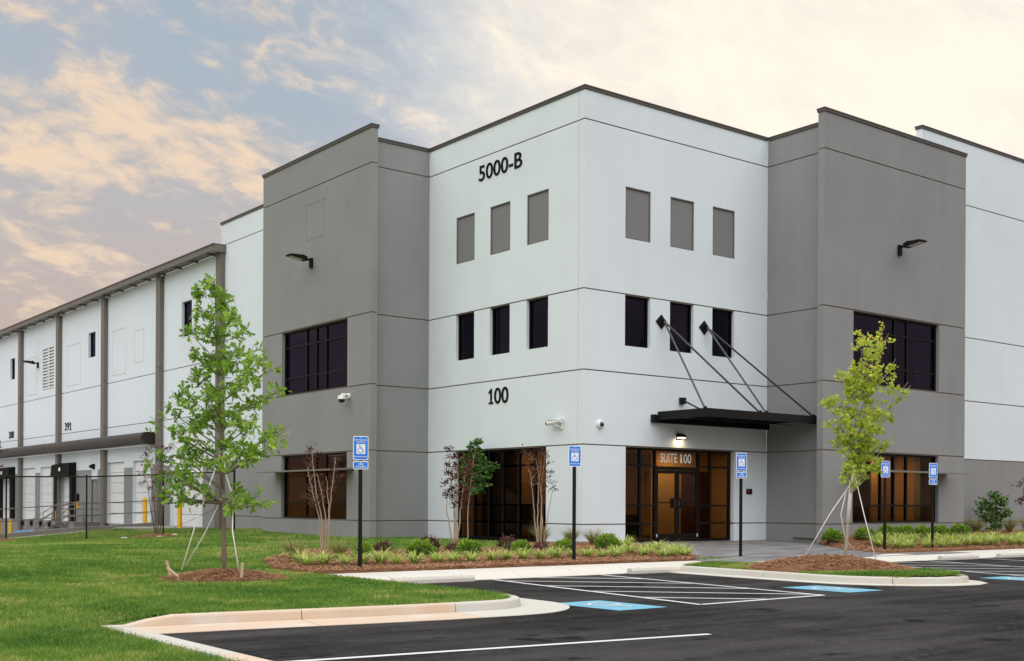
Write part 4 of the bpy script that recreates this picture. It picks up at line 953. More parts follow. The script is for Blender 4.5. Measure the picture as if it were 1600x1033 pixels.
while k * step < L:
    for sgn in (1, -1):
        u0, v0 = k * step, (0.02 if sgn > 0 else FH); u1, v1 = u0 + FH, (FH if sgn > 0 else 0.02)
        if u0 < 0: v0 += sgn * (-u0); u0 = 0
        if u1 > L: v1 -= sgn * (u1 - L); u1 = L
        if u1 - u0 > 0.02:
            P = []
            for uu, vv in ((u0, v0), ((u0 + u1) / 2, (v0 + v1) / 2), (u1, v1)):
                x = fx[0] - uu; P.append((x - fx[0], -0.03, zgf(x, FY) + vv - fz0))
            ribbon(P[0], P[1]); ribbon(P[1], P[2])
    k += 1
cl = inst('chain_link_mesh', np_mesh('chain_link_mesh', np.array(V), np.array(Fq), M_['black']), fence); cl['kind'] = 'stuff'
# pipe guard rail on the retaining wall
rail = empty('guard_rail', (RW[0][0], RW[0][1], 0)); tag(rail, 'grey two-pipe guard rail standing on the retaining wall', 'railing')
rp = dense(RW, 2.4)
def rz_(p): return zgf(*p) + 0.19
for p in rp: MB().tube([(p[0] - RW[0][0] + 0.02, p[1] - RW[0][1] + 0.12, rz_(p)), (p[0] - RW[0][0] + 0.02, p[1] - RW[0][1] + 0.12, rz_(p) + 1.07)], 0.024, 8).build('post', M_['railgrey'], rail, smooth=True)
for h in (0.53, 1.07): MB().tube([(p[0] - RW[0][0] + 0.02, p[1] - RW[0][1] + 0.12, rz_(p) + h) for p in rp], 0.024, 8).build('pipe_rail', M_['railgrey'], rail, smooth=True)
# dock stair: landing at the service door, flight running out from the wall
O = Vector((-2.4, 42.0, -1.2))
st = empty('dock_stair', tuple(O)); tag(st, 'grey steel stair with pipe handrails up to the dock service door', 'stair')
def so_(s): s.v = [tuple(Vector(p) - O) for p in s.v]; return s
so_(MB().box(-2.4, -0.985, 40.2, 42.85, -0.07, 0.0)).build('landing', M_['railgrey'], st)
for k in range(6): so_(MB().box(-2.4 - (k + 1) * 0.31, -2.4 - k * 0.31 - 0.02, 41.25, 42.8, -0.2 * (k + 1) + 0.005 - 0.04, -0.2 * (k + 1) + 0.005)).build('tread', M_['railgrey'], st)
for y in (41.2, 42.82):
    s = MB(); s.prism([(-2.4, 0.02), (-2.4, -0.30), (-3.95, -1.2), (-4.25, -1.2), (-4.25, -1.1)], 'y', y - 0.02, y + 0.02); so_(s).build('stringer', M_['railgrey'], st)
    for h in (1.12, 0.75, 0.38):
        so_(MB().tube([(-1.02 if y > 42 else -2.3, y, h), (-2.4, y, h), (-4.2, y, h - 1.16)], 0.024, 8)).build('handrail', M_['railgrey'], st, smooth=True)
    for (x, zb) in ((-1.03, 0), (-2.4, 0), (-3.3, -0.58), (-4.15, -1.16)):
        if y < 42 and x > -2: continue
        so_(MB().tube([(x, y, zb - 0.05), (x, y, zb + 1.12)], 0.024, 8)).build('rail_post', M_['railgrey'], st, smooth=True)
for h in (1.12, 0.75, 0.38): so_(MB().tube([(-2.36, 41.2, h), (-2.36, 40.25, h), (-1.02, 40.25, h)], 0.024, 8)).build('handrail', M_['railgrey'], st, smooth=True)
so_(MB().tube([(-2.36, 40.25, 0), (-2.36, 40.25, 1.12)], 0.024, 8)).build('rail_post', M_['railgrey'], st, smooth=True)
so_(MB().box(-2.42, -0.99, 40.17, 40.199, -0.28, 0.02)).build('stringer', M_['railgrey'], st)
for (x, y) in ((-2.3, 40.3), (-2.3, 42.7), (-1.15, 42.7)): so_(MB().box(x, x + .1, y, y + .1, -1.2, -0.071)).build('support_leg', M_['railgrey'], st)
bw = empty('wrapped_bundle', (-3.4, 45.6, -1.2)); tag(bw, 'blue and white wrapped bundle on the ground by the dock stair', 'bundle')
for k in range(3):
    s = MB(); s.box(-0.45, 0.45, -0.9 + k * 0.6, -0.9 + k * 0.6 + 0.55, 0.0, 0.62 + 0.05 * (k % 2)); s.build('bale', M_['bluewrap'], bw, bevel=0.06)
MB().box(-0.5, 0.5, -0.95, 0.9, -0.0, -0.1 + 0.09).build('pallet', M_['stake'], bw) if False else None
ctl = empty('dock_control', (-0.97, 43.95, 1.35)); tag(ctl, 'black control box beside the nearest dock shelter', 'control box')
MB().box(-0.16, -0.008, -0.2, 0.2, -0.15, 0.28).build('box', M_['black'], ctl, bevel=0.01); MB().box(-0.10, -0.009, -0.12, 0.06, -0.62, -0.152).build('conduit', M_['yellow'], ctl)
# ------------------------------------------------------------------ furniture seen through the glass
def armchair(loc, rz, label):
    r = empty('armchair', loc, rz); tag(r, label, 'armchair', 'lobby armchairs')
    MB().box(-0.34, 0.34, -0.38, 0.30, 0.14, 0.44).build('seat', M_['leather'], r, bevel=0.04); MB().box(-0.44, 0.44, 0.31, 0.48, 0.12, 0.85).build('backrest', M_['leather'], r, bevel=0.04)
    for s in (-1, 1):
        MB().box(min(s * 0.35, s * 0.46), max(s * 0.35, s * 0.46), -0.38, 0.30, 0.12, 0.62).build('armrest', M_['leather'], r, bevel=0.03)
        for t in (-0.3, 0.4): MB().tube([(s * 0.38, t, 0), (s * 0.38, t, 0.125)], 0.02, 6).build('leg', M_['black'], r)
armchair((2.7, 1.5, 0.005), 2.6, 'dark armchair in the lobby behind the left sidelight'); armchair((4.0, 2.3, 0.005), 2.2, 'dark armchair in the lobby seen through the left door leaf')
def office_chair(loc, rz, label):
    r = empty('office_chair', loc, rz); tag(r, label, 'office chair', 'office chairs')
    MB().box(-0.26, 0.26, -0.26, 0.26, 0.45, 0.54).build('seat', M_['leather'], r, bevel=0.03)
    MB().box(-0.25, 0.25, 0.25, 0.32, 0.62, 1.18).build('backrest', M_['leather'], r, bevel=0.03); MB().box(-0.04, 0.04, 0.27, 0.30, 0.46, 0.70).build('back_bar', M_['black'], r)
    MB().tube([(0, 0, 0.08), (0, 0, 0.45)], 0.03, 8).build('gas_post', M_['black'], r)
    for k in range(5):
        a = k * 1.257; b_ = MB().tube([(0, 0, 0.11), (0.3 * math.cos(a), 0.3 * math.sin(a), 0.07)], [0.025, 0.015], 6).build('base_spoke', M_['black'], r); MB().ball((0.3 * math.cos(a), 0.3 * math.sin(a), 0.035), 0.034, 8, 6).build('castor', M_['black'], b_)
    for s in (-1, 1): MB().tube([(s * 0.27, 0.05, 0.5), (s * 0.30, 0.05, 0.70), (s * 0.30, -0.18, 0.70)], 0.02, 6).build('armrest', M_['black'], r)
office_chair((0.85, 4.15, 0.005), -1.3, 'dark office chair behind the left storefront glass, left one'); office_chair((0.9, 3.2, 0.005), -1.9, 'dark office chair behind the left storefront glass, right one')
desk = empty('desk', (-1.3, 10.2, 0.005)); tag(desk, 'dark desk inside the lit left wing window', 'desk')
MB().box(-0.4, 0.4, -0.8, 0.8, 0.70, 0.74).build('top', M_['leather'], desk)
for sx in (-.35, .35):
    for sy in (-.75, .75): MB().tube([(sx, sy, 0), (sx, sy, 0.70)], 0.025, 6).build('leg', M_['black'], desk)
# ------------------------------------------------------------------ vegetation
def rot_frames(D, roll_=None):
    """rows: matrices whose local y axis is D"""
    D = D / np.linalg.norm(D, axis=1, keepdims=True); R_ = RNG.normal(size=D.shape); X_ = np.cross(D, R_); X_ /= np.linalg.norm(X_, axis=1, keepdims=True); Z_ = np.cross(X_, D)
    return np.stack([X_, D, Z_], 2)
def scatter(T, Fc, P, D, S, var=None):
    """template verts T (n,3), faces Fc (m,k), at P along D with size S"""
    Mx = rot_frames(D); V = np.einsum('nij,vj->nvi', Mx, T) * S[:, None, None] + P[:, None, :]
    n, v = len(P), len(T); Fq = (Fc[None] + (np.arange(n) * v)[:, None, None]).reshape(-1, Fc.shape[1])
    var = RNG.random(n) if var is None else var
    return V.reshape(-1, 3), Fq, np.repeat(var, v)
def fan(outline, fold=0.18):
    """leaf blade as triangles from a midrib, folded"""
    o = np.array(outline); n = len(o); T = [(0, 0, 0)]
    pts = [(0, 0.0, 0)] + [(x, y, abs(x) * fold) for x, y in o] + [(0, 1, 0)] + [(-x, y, abs(x) * fold) for x, y in o[::-1]]
    c = (0, 0.45, -0.02); T = np.array([c] + pts); m = len(pts); Fc = np.array([(0, 1 + i, 1 + (i + 1) % m) for i in range(m)])
    return T, Fc
OAK = fan([(0.16, 0.22), (0.07, 0.36), (0.34, 0.52), (0.10, 0.60), (0.24, 0.84)])
MAPLE = fan([(0.42, 0.12), (0.28, 0.36), (0.56, 0.60), (0.22, 0.66)])
ELL = fan([(0.20, 0.30), (0.20, 0.65)], 0.3)
ROUND = fan([(0.32, 0.25), (0.34, 0.7)], 0.25)
def leaves_obj(name, shape, P, D, S, mat, parent, var=None):
    V_, F_, v_ = scatter(shape[0], shape[1], np.array(P), np.array(D), np.array(S), var)
    return inst(name, np_mesh(name, V_, F_, mat, v_), parent)
def bez(a, b, c, n):
    t = np.linspace(0, 1, n)[:, None]; return (1 - t) ** 2 * a + 2 * t * (1 - t) * b + t * t * c
def px_offset(depth, dx, dy): return np.array(RGT) * dx * depth / 1859.7 + np.array((0, 0, 1.0)) * (-dy) * depth / 1859.7
def attractor_tree(name, base, trunk, targets, clump_r, leaf, lsize, nleaf, mat, bark, label, r0, depth_spread, droop=0.0, twigs=7, var_fn=None, stems=None, cat='tree', tw_len=1.0, group=None, attach_k=0.55, t_in=0.45):
    """trunk: list of (dx,dz) from base; targets: (dx,dz[,weight]) across/up from base in metres, spread in depth."""
    root = empty(name, base); tag(root, label, cat, group)
    R3 = np.array(RGT); Fw = np.array(FWD); up = np.array((0, 0, 1.0))
    wood = MB(); tp = [R3 * x + up * z for x, z in trunk]
    H = trunk[-1][1]
    tr_pts = []
    for i in range(len(tp) - 1):
        for k in range(4): tr_pts.append(tp[i] + (tp[i + 1] - tp[i]) * k / 4)
    tr_pts.append(tp[-1])
    tr_r = [r0 * max(0.10, (1 - 0.92 * (p[2] / H) ** 0.8)) * (1.35 if p[2] < 0.06 else 1) for p in tr_pts]
    wood.tube([tuple(p) for p in tr_pts], tr_r, 9)
    wood.build('trunk', bark, root, smooth=True)
    br = MB(); LP, LD, LS, LV = [], [], [], []
    zs_ = np.array([p[2] for p in tr_pts])
    for tgt in targets:
        dx, dz = tgt[0], tgt[1]; wgt = tgt[2] if len(tgt) > 2 else 1.0
        dep = random.uniform(-1, 1) * depth_spread(dz)
        T = R3 * dx + up * dz + Fw * dep
        hor = math.hypot(dx, dep)
        za = max(trunk[1][1] * 0.9, min(H * 0.97, dz - attach_k * hor - random.uniform(0, 0.1)))
        i = int(np.argmin(abs(zs_ - za))); A = tr_pts[i]; rb = min(tr_r[i] * 0.55, 0.012 + 0.012 * hor)
        mid = (A + T) / 2 + up * (-droop * hor * 0.15) + R3 * random.uniform(-.06, .06) + Fw * random.uniform(-.06, .06) + up * random.uniform(-.03, .05)
        n_ = 7; C_ = bez(A, mid, T, n_); br.tube([tuple(p) for p in C_], list(np.linspace(rb, 0.004, n_)), 5, False)
        for k in range(int(twigs * wgt)):
            t0 = random.uniform(t_in, 1.0); b0 = C_[int(t0 * (n_ - 1))]
            d_ = RNG.normal(size=3); d_[2] = d_[2] * 0.6 + 0.25; d_ /= np.linalg.norm(d_)
            ln = clump_r * random.uniform(0.5, 1.1) * tw_len; e = b0 + d_ * ln; m2 = (b0 + e) / 2 + up * 0.03
            tw = bez(b0, m2, e, 4); br.tube([tuple(p) for p in tw], [0.005, 0.004, 0.003, 0.002], 3, False)
            for q in range(nleaf):
                tt = random.uniform(0.25, 1.0); p = b0 + (e - b0) * tt + RNG.normal(size=3) * clump_r * 0.13
                dd = d_ * 0.6 + RNG.normal(size=3) * 0.7; dd[2] -= 0.25
                LP.append(p); LD.append(dd); LS.append(lsize * random.uniform(0.65, 1.25)); LV.append(var_fn(p) if var_fn else random.random())
    br.build('branches', bark, root, smooth=True)['kind'] = 'stuff'
    leaves_obj('crown', leaf, LP, LD, LS, mat, root, np.array(LV))
    return root
def guy(name, pts, label, r=0.011):
    o = MB().tube(pts, r, 8).build(name, M_['strap'], None, smooth=True); return tag(o, label, 'guy strap', 'white tree guy straps')
def mound(name, c, rx_, ry_, h, z0, rot=0.0, parent=None, nst=2600, seed=1):
    """heap of pine straw: lumpy low dome covered with loose needles"""
    rg = np.random.default_rng(seed); nr, na = 14, 56; V = [(0, 0, h)]
    for i in range(1, nr + 1):
        for k in range(na):
            a = 2 * math.pi * k / na; rr = i / nr * (1 + 0.07 * math.sin(3 * a + seed) + 0.05 * math.sin(7 * a + 2 * seed))
            prof = (1 - (i / nr) ** 1.8)
            V.append((rr * rx_ * math.cos(a), rr * ry_ * math.sin(a), h * prof * (1 + 0.12 * math.sin(5 * a + i) + 0.1 * rg.normal() * (1 - i / nr)) - (0.03 if i == nr else 0)))
    Fc = [(0, 1 + k, 1 + (k + 1) % na) for k in range(na)]
    for i in range(nr - 1):
        for k in range(na): a = 1 + i * na + k; b = 1 + i * na + (k + 1) % na; Fc.append((a, b + na, b)); Fc.append((a, a + na, b + na))
    o = inst(name, np_mesh(name, np.array(V, float), np.array(Fc), M_['mulch'], smooth=True), parent, (c[0], c[1], z0), rot)
    r = np.sqrt(rg.random(nst)) * 1.03; a = rg.random(nst) * 2 * math.pi
    P = np.stack([r * rx_ * np.cos(a), r * ry_ * np.sin(a), h * np.clip(1 - r ** 1.8, 0, 1) + 0.008 + 0.022 * rg.random(nst)], 1)
    needles(P, 0.17, 0.009, o, rg)
    return o
def needles(P, ln, wd, parent, rg, name='pine_needles'):
    n = len(P); a = rg.random(n) * 2 * math.pi; L = ln * (0.5 + rg.random(n)); D = np.stack([np.cos(a), np.sin(a), rg.normal(size=n) * 0.14], 1); W_ = np.stack([-np.sin(a), np.cos(a), np.zeros(n)], 1) * wd / 2
    up = np.zeros((n, 3)); up[:, 2] = wd * 0.7
    p0, p1 = P - D * L[:, None] / 2, P + D * L[:, None] / 2; mid = P.copy(); mid[:, 2] += 0.01
    V = np.stack([p0 - W_, p0 + W_, mid + W_ + up, mid - W_ + up * 0.6, p1 + W_ * 0.4, p1 - W_ * 0.4], 1).reshape(-1, 3)
    b = np.arange(n)[:, None] * 6; Fq = np.concatenate([b + np.array([0, 1, 2, 3]), b + np.array([3, 2, 4, 5])])
    o = inst(name, np_mesh(name, V, Fq, M_['straw'], np.repeat(rg.random(n) * 1.35, 6)), parent); o['kind'] = 'stuff'; return o
def tgt(px, k): return [((x - px[0]) * k, (px[1] - y) * k, *r) for (x, y, *r) in px[2]]
# --- oak on the lawn
OB = (-14.83, -7.30); ozb = -0.02; kk = 21.1 / 1859.7
oak_px = [(336, 440), (320, 446), (345, 452), (318, 480), (345, 470), (352, 487), (330, 476), (300, 512), (316, 500), (345, 510), (372, 494), (385, 514), (330, 520), (300, 545), (322, 548), (345, 545), (375, 548), (398, 536), (418, 556), (283, 575), (305, 572), (335, 575), (355, 572), (390, 580), (408, 575), (425, 566), (242, 616), (262, 604), (278, 598), (305, 606), (330, 612), (352, 606), (380, 605), (402, 612), (428, 602), (262, 640), (285, 636), (302, 650), (330, 650), (368, 648), (390, 650), (410, 655), (435, 655), (265, 690), (290, 682), (305, 695), (350, 688), (372, 690), (392, 680), (415, 700), (428, 690), (240, 712), (258, 722), (283, 708), (310, 715), (365, 712), (395, 712), (262, 760), (282, 745), (300, 750), (362, 765), (385, 772), (290, 780), (378, 790), (402, 786), (240, 700), (250, 650), (378, 625), (318, 628), (345, 640), (360, 545), (436, 668)]
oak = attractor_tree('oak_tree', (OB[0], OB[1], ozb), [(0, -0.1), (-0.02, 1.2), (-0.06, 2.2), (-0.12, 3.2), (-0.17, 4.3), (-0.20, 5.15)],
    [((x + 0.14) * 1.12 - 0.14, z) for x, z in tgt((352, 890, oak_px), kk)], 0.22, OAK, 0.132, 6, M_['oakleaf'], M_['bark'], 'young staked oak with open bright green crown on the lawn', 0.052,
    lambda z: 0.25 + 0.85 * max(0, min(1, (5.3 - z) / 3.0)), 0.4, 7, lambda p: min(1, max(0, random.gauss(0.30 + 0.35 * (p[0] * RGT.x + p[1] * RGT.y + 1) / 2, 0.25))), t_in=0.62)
mnd = mound('straw_mound', OB, 1.16, 1.10, 0.17, -0.185, 0.3, None, 3600, 3); tag(mnd, 'round mound of brown pine straw around the staked oak', 'mulch mound')
def near(b, dx, dz, dd): return tuple(Vector((b[0], b[1], 0)) + RGT * dx + FWD * dd + Vector((0, 0, dz)))
guy('guy_strap', [near(OB, -0.62, 0.02, -0.5), near(OB, -0.42, 0.9, -0.25), near(OB, -0.05, 2.12, 0)], 'white guy strap left of the oak trunk, tied higher')
guy('guy_strap', [near(OB, -0.74, 0.05, 0.2), near(OB, -0.4, 0.6, 0.12), near(OB, -0.03, 1.32, 0)], 'white guy strap left of the oak trunk, tied lower')
guy('guy_strap', [near(OB, 0.40, 0.0, -0.6), near(OB, 0.24, 0.7, -0.42), near(OB, 0.20, 1.28, -0.2), near(OB, 0.02, 1.7, -0.02), near(OB, -0.05, 2.2, 0)], 'white guy strap right of the oak trunk')
for i, (dx, dd, tl) in enumerate(((-0.93, -0.1, -0.25), (0.45, -0.62, 0.05), (-0.66, -0.55, -0.8))):
    p = near(OB, dx, -0.10, dd); q = near(OB, dx + tl * 0.25, 0.16 if tl > -.5 else 0.06, dd)
    o = MB().tube([p, q], 0.026, 6).build('tree_stake', M_['stake']); tag(o, ['short wooden stake at the left of the oak mound', 'short wooden stake at the right of the oak mound', 'wooden stake lying low at the front of the oak mound'][i], 'stake')
# --- maple on the island
MBs = (-1.90, -11.0); mz = 0.06
def depth_of(p): return (p[0] - CAMP.x) * FWD.x + (p[1] - CAMP.y) * FWD.y
MD = depth_of(MBs); km = MD / 1859.7
map_px = [(1388, 508), (1384, 522), (1378, 540), (1345, 522), (1352, 530), (1372, 552), (1340, 560), (1350, 568), (1404, 558), (1398, 575), (1412, 598), (1392, 590), (1420, 602), (1278, 604), (1285, 620), (1310, 585), (1325, 578), (1300, 610), (1318, 610), (1338, 600), (1355, 605), (1375, 600), (1360, 585), (1335, 585), (1290, 640), (1305, 632), (1325, 640), (1345, 630), (1365, 630), (1385, 625), (1405, 628), (1398, 645), (1290, 660), (1308, 660), (1330, 662), (1350, 655), (1372, 655), (1390, 662), (1300, 685), (1318, 684), (1338, 690), (1358, 680), (1380, 690), (1395, 680), (1310, 705), (1328, 712), (1348, 708), (1365, 712), (1385, 716), (1320, 728), (1340, 728), (1355, 722), (1372, 575), (1316, 595), (1332, 620), (1350, 645), (1310, 648), (1370, 670), (1345, 670), (1325, 675)]
map_px = [(x, y) for x, y in map_px]
def maple_var(p):
    v = random.gauss(0.45, 0.25) + max(0, (p[2] - 3.3)) * 0.40
    return min(2, max(0, v + (random.random() < 0.06) * 0.8))
attractor_tree('maple_tree', (MBs[0], MBs[1], mz), [(-0.06, -0.1), (0.02, 1.0), (0.08, 1.75), (0.12, 2.6), (0.22, 3.6), (0.42, 4.7)],
    tgt((1326, 870, map_px), km), 0.23, MAPLE, 0.078, 10, M_['mapleleaf'], M_['barkmaple'], 'young maple with yellow-green crown on the kerbed parking island', 0.041,
    lambda z: 0.75 if z < 3.4 else 0.35, 0.0, 7, maple_var, attach_k=1.05)
wrap = MB().tube([near(MBs, 0.00, mz + 0.75, 0), near(MBs, 0.05, mz + 1.4, 0), near(MBs, 0.085, mz + 1.8, 0)], [0.044, 0.041, 0.038], 10).build('trunk_wrap', M_['strap'], None, smooth=True); tag(wrap, 'white wrap around the maple trunk', 'trunk wrap')
guy('guy_strap', [near(MBs, -1.02, -0.02, -0.1), near(MBs, -0.4, 1.0, 0), near(MBs, 0.02, 1.62, 0)], 'white guy strap slanting left from the maple trunk')
guy('guy_strap', [near(MBs, 0.42, -0.02, -0.7), near(MBs, 0.25, 1.0, -0.35), near(MBs, 0.10, 2.05, 0)], 'white guy strap right of the maple trunk')
guy('guy_strap', [near(MBs, 0.32, 0.10, 0.3), near(MBs, -0.02, 0.45, 0.12), near(MBs, -0.14, 1.0, 0.06), near(MBs, -0.03, 1.55, 0)], 'slack white guy strap hanging at the maple trunk')
o = MB().tube([near(MBs, -1.06, -0.12, -0.1), near(MBs, -1.10, 0.10, -0.1)], 0.026, 6).build('tree_stake', M_['stake']); tag(o, 'short wooden stake left of the maple mound', 'stake')
ISL = [(p.x, p.y) for p in offset_path(right_path, 0.10)]
def zi(X, Y): return -0.205 + 0.05 * sm(np.minimum(X + 4.4, -0.88 - X) / 0.9) + 0 * Y
isl = grid('island_turf', -4.45, -0.88, -14.15, -8.2, 26, 44, zi, M_['soil'], lambda X, Y: inpoly(X, Y, ISL)); struct(isl)
mm = mound('straw_mound', (-2.45, -10.95), 1.75, 1.9, 0.29, -0.205, 0.0, None, 7500, 5); tag(mm, 'long mound of brown pine straw under the maple on the island', 'mulch mound')
# --- crape myrtles and small trees
def myrtle(base, stems_px, leaf_px, px0, label, leafmat, k, bark='barkpale', nl=9, lsz=0.085, tw=7, cr=0.17, name='crape_myrtle'):
    root = empty(name, (base[0], base[1], zgf(*base) + 0.03)); tag(root, label, 'small tree')
    R3 = np.array(RGT); Fw = np.array(FWD); up = np.array((0, 0, 1.0)); ends = []
    for i, path in enumerate(stems_px):
        dep = random.uniform(-0.3, 0.3); P = []
        for j, (x, y) in enumerate(path): P.append(R3 * (x - px0[0]) * k + up * (px0[1] - y) * k + Fw * dep * j / max(1, len(path) - 1))
        P[0] = P[0] - up * 0.08
        pts = []
        for a, b in zip(P, P[1:]):
            for t in range(4): pts.append(a + (b - a) * t / 4 + (RNG.normal(size=3) * 0.008 if t else 0))
        pts.append(P[-1]); MB().tube([tuple(p) for p in pts], list(np.linspace(0.024, 0.006, len(pts))), 7, False).build('stem', M_[bark], root, smooth=True); ends.append(pts)
    LP, LD, LS, LV = [], [], [], []; tb = MB()
    allp = [p for e in ends for p in e[len(e) // 3:]]
    for (x, y) in leaf_px:
        T = R3 * (x - px0[0]) * k + up * (px0[1] - y) * k + Fw * random.uniform(-0.28, 0.28)
        A = min(allp, key=lambda p: np.linalg.norm((p - T) * np.array((1, 1, 1.2)) + up * 0.1)); tb.tube([tuple(A), tuple((A + T) / 2), tuple(T)], [0.007, 0.005, 0.003], 4, False)
        for q in range(tw):
            d_ = RNG.normal(size=3); d_[2] = abs(d_[2]) * 0.6; d_ /= np.linalg.norm(d_); e = T + d_ * cr * random.uniform(.4, 1.1)
            for _ in range(nl):
                LP.append(T + (e - T) * random.random() + RNG.normal(size=3) * cr * .2); LD.append(d_ + RNG.normal(size=3) * .6); LS.append(lsz * random.uniform(.6, 1.2)); LV.append(random.random())
    tb.build('twigs', M_[bark], root)['kind'] = 'stuff'; leaves_obj('crown', ELL if leafmat != 'greenleaf' else ROUND, LP, LD, LS, M_[leafmat], root, np.array(LV))
    return root
def kd(b): return depth_of(b) / 1859.7
b1 = (-9.47, -1.2)
myrtle(b1, [[(493, 862), (490, 815), (478, 770), (470, 735)], [(495, 862), (493, 810), (485, 770), (478, 705)], [(498, 862), (500, 815), (495, 780), (485, 740)], [(502, 860), (505, 800), (510, 760), (515, 715)], [(503, 860), (503, 820), (505, 790), (500, 745)]],
    [(476, 703), (477, 715), (478, 730), (470, 722), (475, 745), (480, 760), (468, 765), (472, 780), (485, 775), (490, 765), (495, 775), (512, 720), (510, 735), (514, 750), (508, 765), (502, 775), (490, 785), (480, 790), (465, 778)], (497, 862), 'dark red crape myrtle with pale stems before the left wing window', 'redleaf', kd(b1), lsz=0.075, nl=5)
b2 = (-5.1, -0.6)
myrtle(b2, [[(690, 852), (688, 805), (684, 770), (680, 720)], [(692, 852), (697, 805), (700, 775), (705, 735)], [(694, 852), (690, 800), (695, 760), (692, 730)], [(686, 850), (676, 800), (677, 770)]],
    [(680, 704), (681, 715), (679, 728), (677, 740), (676, 755), (679, 768), (684, 778), (688, 750), (690, 735), (693, 715), (692, 728), (695, 745), (700, 760), (705, 750), (706, 735), (709, 722), (711, 745), (709, 765), (704, 778), (696, 775), (688, 765), (684, 742), (713, 730), (675, 775), (700, 790), (690, 790)], (691, 855), 'dark red crape myrtle on the white wall at the tower left edge', 'redleaf', kd(b2), lsz=0.08, nl=7)
b3 = (-0.75, 4.9)
myrtle(b3, [[(727, 842), (727, 800), (730, 765), (736, 715)]],
    [(738, 694), (730, 700), (744, 692), (740, 705), (728, 712), (734, 720), (745, 715), (752, 722), (724, 730), (738, 733), (750, 735), (760, 735), (766, 732), (727, 745), (742, 747), (755, 748), (763, 745), (731, 758), (742, 762), (752, 758), (725, 755), (735, 770), (746, 768), (720, 740), (718, 722), (733, 740), (748, 726)], (727, 842), 'small round-headed green tree left of the storefront glass', 'greenleaf', kd(b3), 'barkpale', 7, 0.10, 7, 0.20, 'young_tree')
b4 = (-1.95, -0.35)
myrtle(b4, [[(828, 850), (822, 810), (820, 780), (815, 740)], [(830, 852), (827, 810), (828, 775), (832, 720)], [(832, 852), (833, 810), (834, 780), (825, 720)], [(836, 850), (843, 810), (850, 770)], [(831, 850), (835, 815), (832, 770), (838, 715)]],
    [(806, 708), (812, 718), (818, 735), (824, 712), (832, 705), (838, 716), (828, 725), (842, 708), (845, 725), (836, 738), (822, 750), (830, 755), (842, 748), (850, 755), (853, 765), (815, 755), (838, 765), (848, 740), (826, 740), (810, 730)], (831, 852), 'dark crape myrtle with pale bent stems before the storefront glass', 'redleaf', kd(b4), lsz=0.07, nl=4)
b5 = (-6.6, 17.0)
myrtle(b5, [[(244, 838), (240, 800), (236, 760), (228, 710)], [(246, 838), (246, 790), (250, 740), (258, 700)], [(248, 838), (252, 800), (256, 760), (262, 720)], [(243, 838), (235, 800), (230, 760), (222, 730)]],
    [(222, 712), (230, 705), (238, 718), (226, 730), (220, 742), (232, 745), (222, 758), (230, 765), (240, 735), (250, 720), (258, 705), (262, 720), (255, 740), (265, 700), (248, 700), (240, 755), (236, 780)], (246, 838), 'sparse dark red crape myrtle by the fence, left of the oak', 'redleaf', kd(b5), 'barkdark', 5, 0.10, 5, 0.22)
m5 = mound('straw_mound', (-6.75, 16.6), 1.0, 0.9, 0.13, zgf(-6.75, 16.6) - 0.02, 0, None, 500, 9); tag(m5, 'brown mulch mound under the sparse myrtle by the fence', 'mulch mound')
b6 = (-12.35, 17.4)
m6 = mound('straw_mound', (b6[0], b6[1]), 0.9, 0.8, 0.15, zgf(*b6) - 0.02, 0, None, 400, 10); tag(m6, 'brown mulch mound at the fence, left picture edge', 'mulch mound')
myrtle(b6, [[(0, 850), (-4, 800), (-12, 700)], [(-2, 850), (2, 790), (-2, 690)], [(-3, 850), (-12, 790), (-22, 700)]], [(0, 700), (-3, 688), (-8, 720), (-14, 700), (1, 712), (-5, 735), (-20, 712), (-10, 680), (-18, 735), (-2, 760)], (-2, 852), 'dark red crape myrtle at the left edge of the picture', 'redleaf', kd(b6), 'barkdark', 5, 0.10, 5, 0.2)
b7 = (18.6, -2.5)
myrtle(b7, [[(1552, 836), (1548, 810), (1542, 790)], [(1554, 836), (1555, 805), (1556, 785)], [(1556, 836), (1562, 810), (1566, 790)]],
    [(1545, 780), (1552, 782), (1535, 792), (1542, 792), (1552, 792), (1562, 788), (1570, 786), (1530, 802), (1540, 803), (1550, 803), (1560, 800), (1570, 796), (1533, 812), (1545, 812), (1556, 812), (1565, 810), (1572, 806), (1540, 820), (1552, 820), (1562, 818), (1575, 812), (1548, 830), (1558, 828), (1567, 792)], (1553, 837), 'bushy green shrub tree beside the right grey wall', 'greenleaf', kd(b7), 'bark', 6, 0.13, 6, 0.2, 'shrub_tree')
b8 = (20.3, -3.0)
myrtle(b8, [[(1609, 840), (1606, 800), (1600, 765)], [(1611, 840), (1614, 790), (1618, 750)]], [(1598, 768), (1602, 778), (1606, 760), (1600, 790), (1608, 785), (1615, 770), (1620, 755), (1612, 795), (1622, 785), (1597, 795)], (1610, 842), 'dark red crape myrtle at the right edge of the picture', 'redleaf', kd(b8), 'barkpale', 6, 0.1, 6, 0.2)
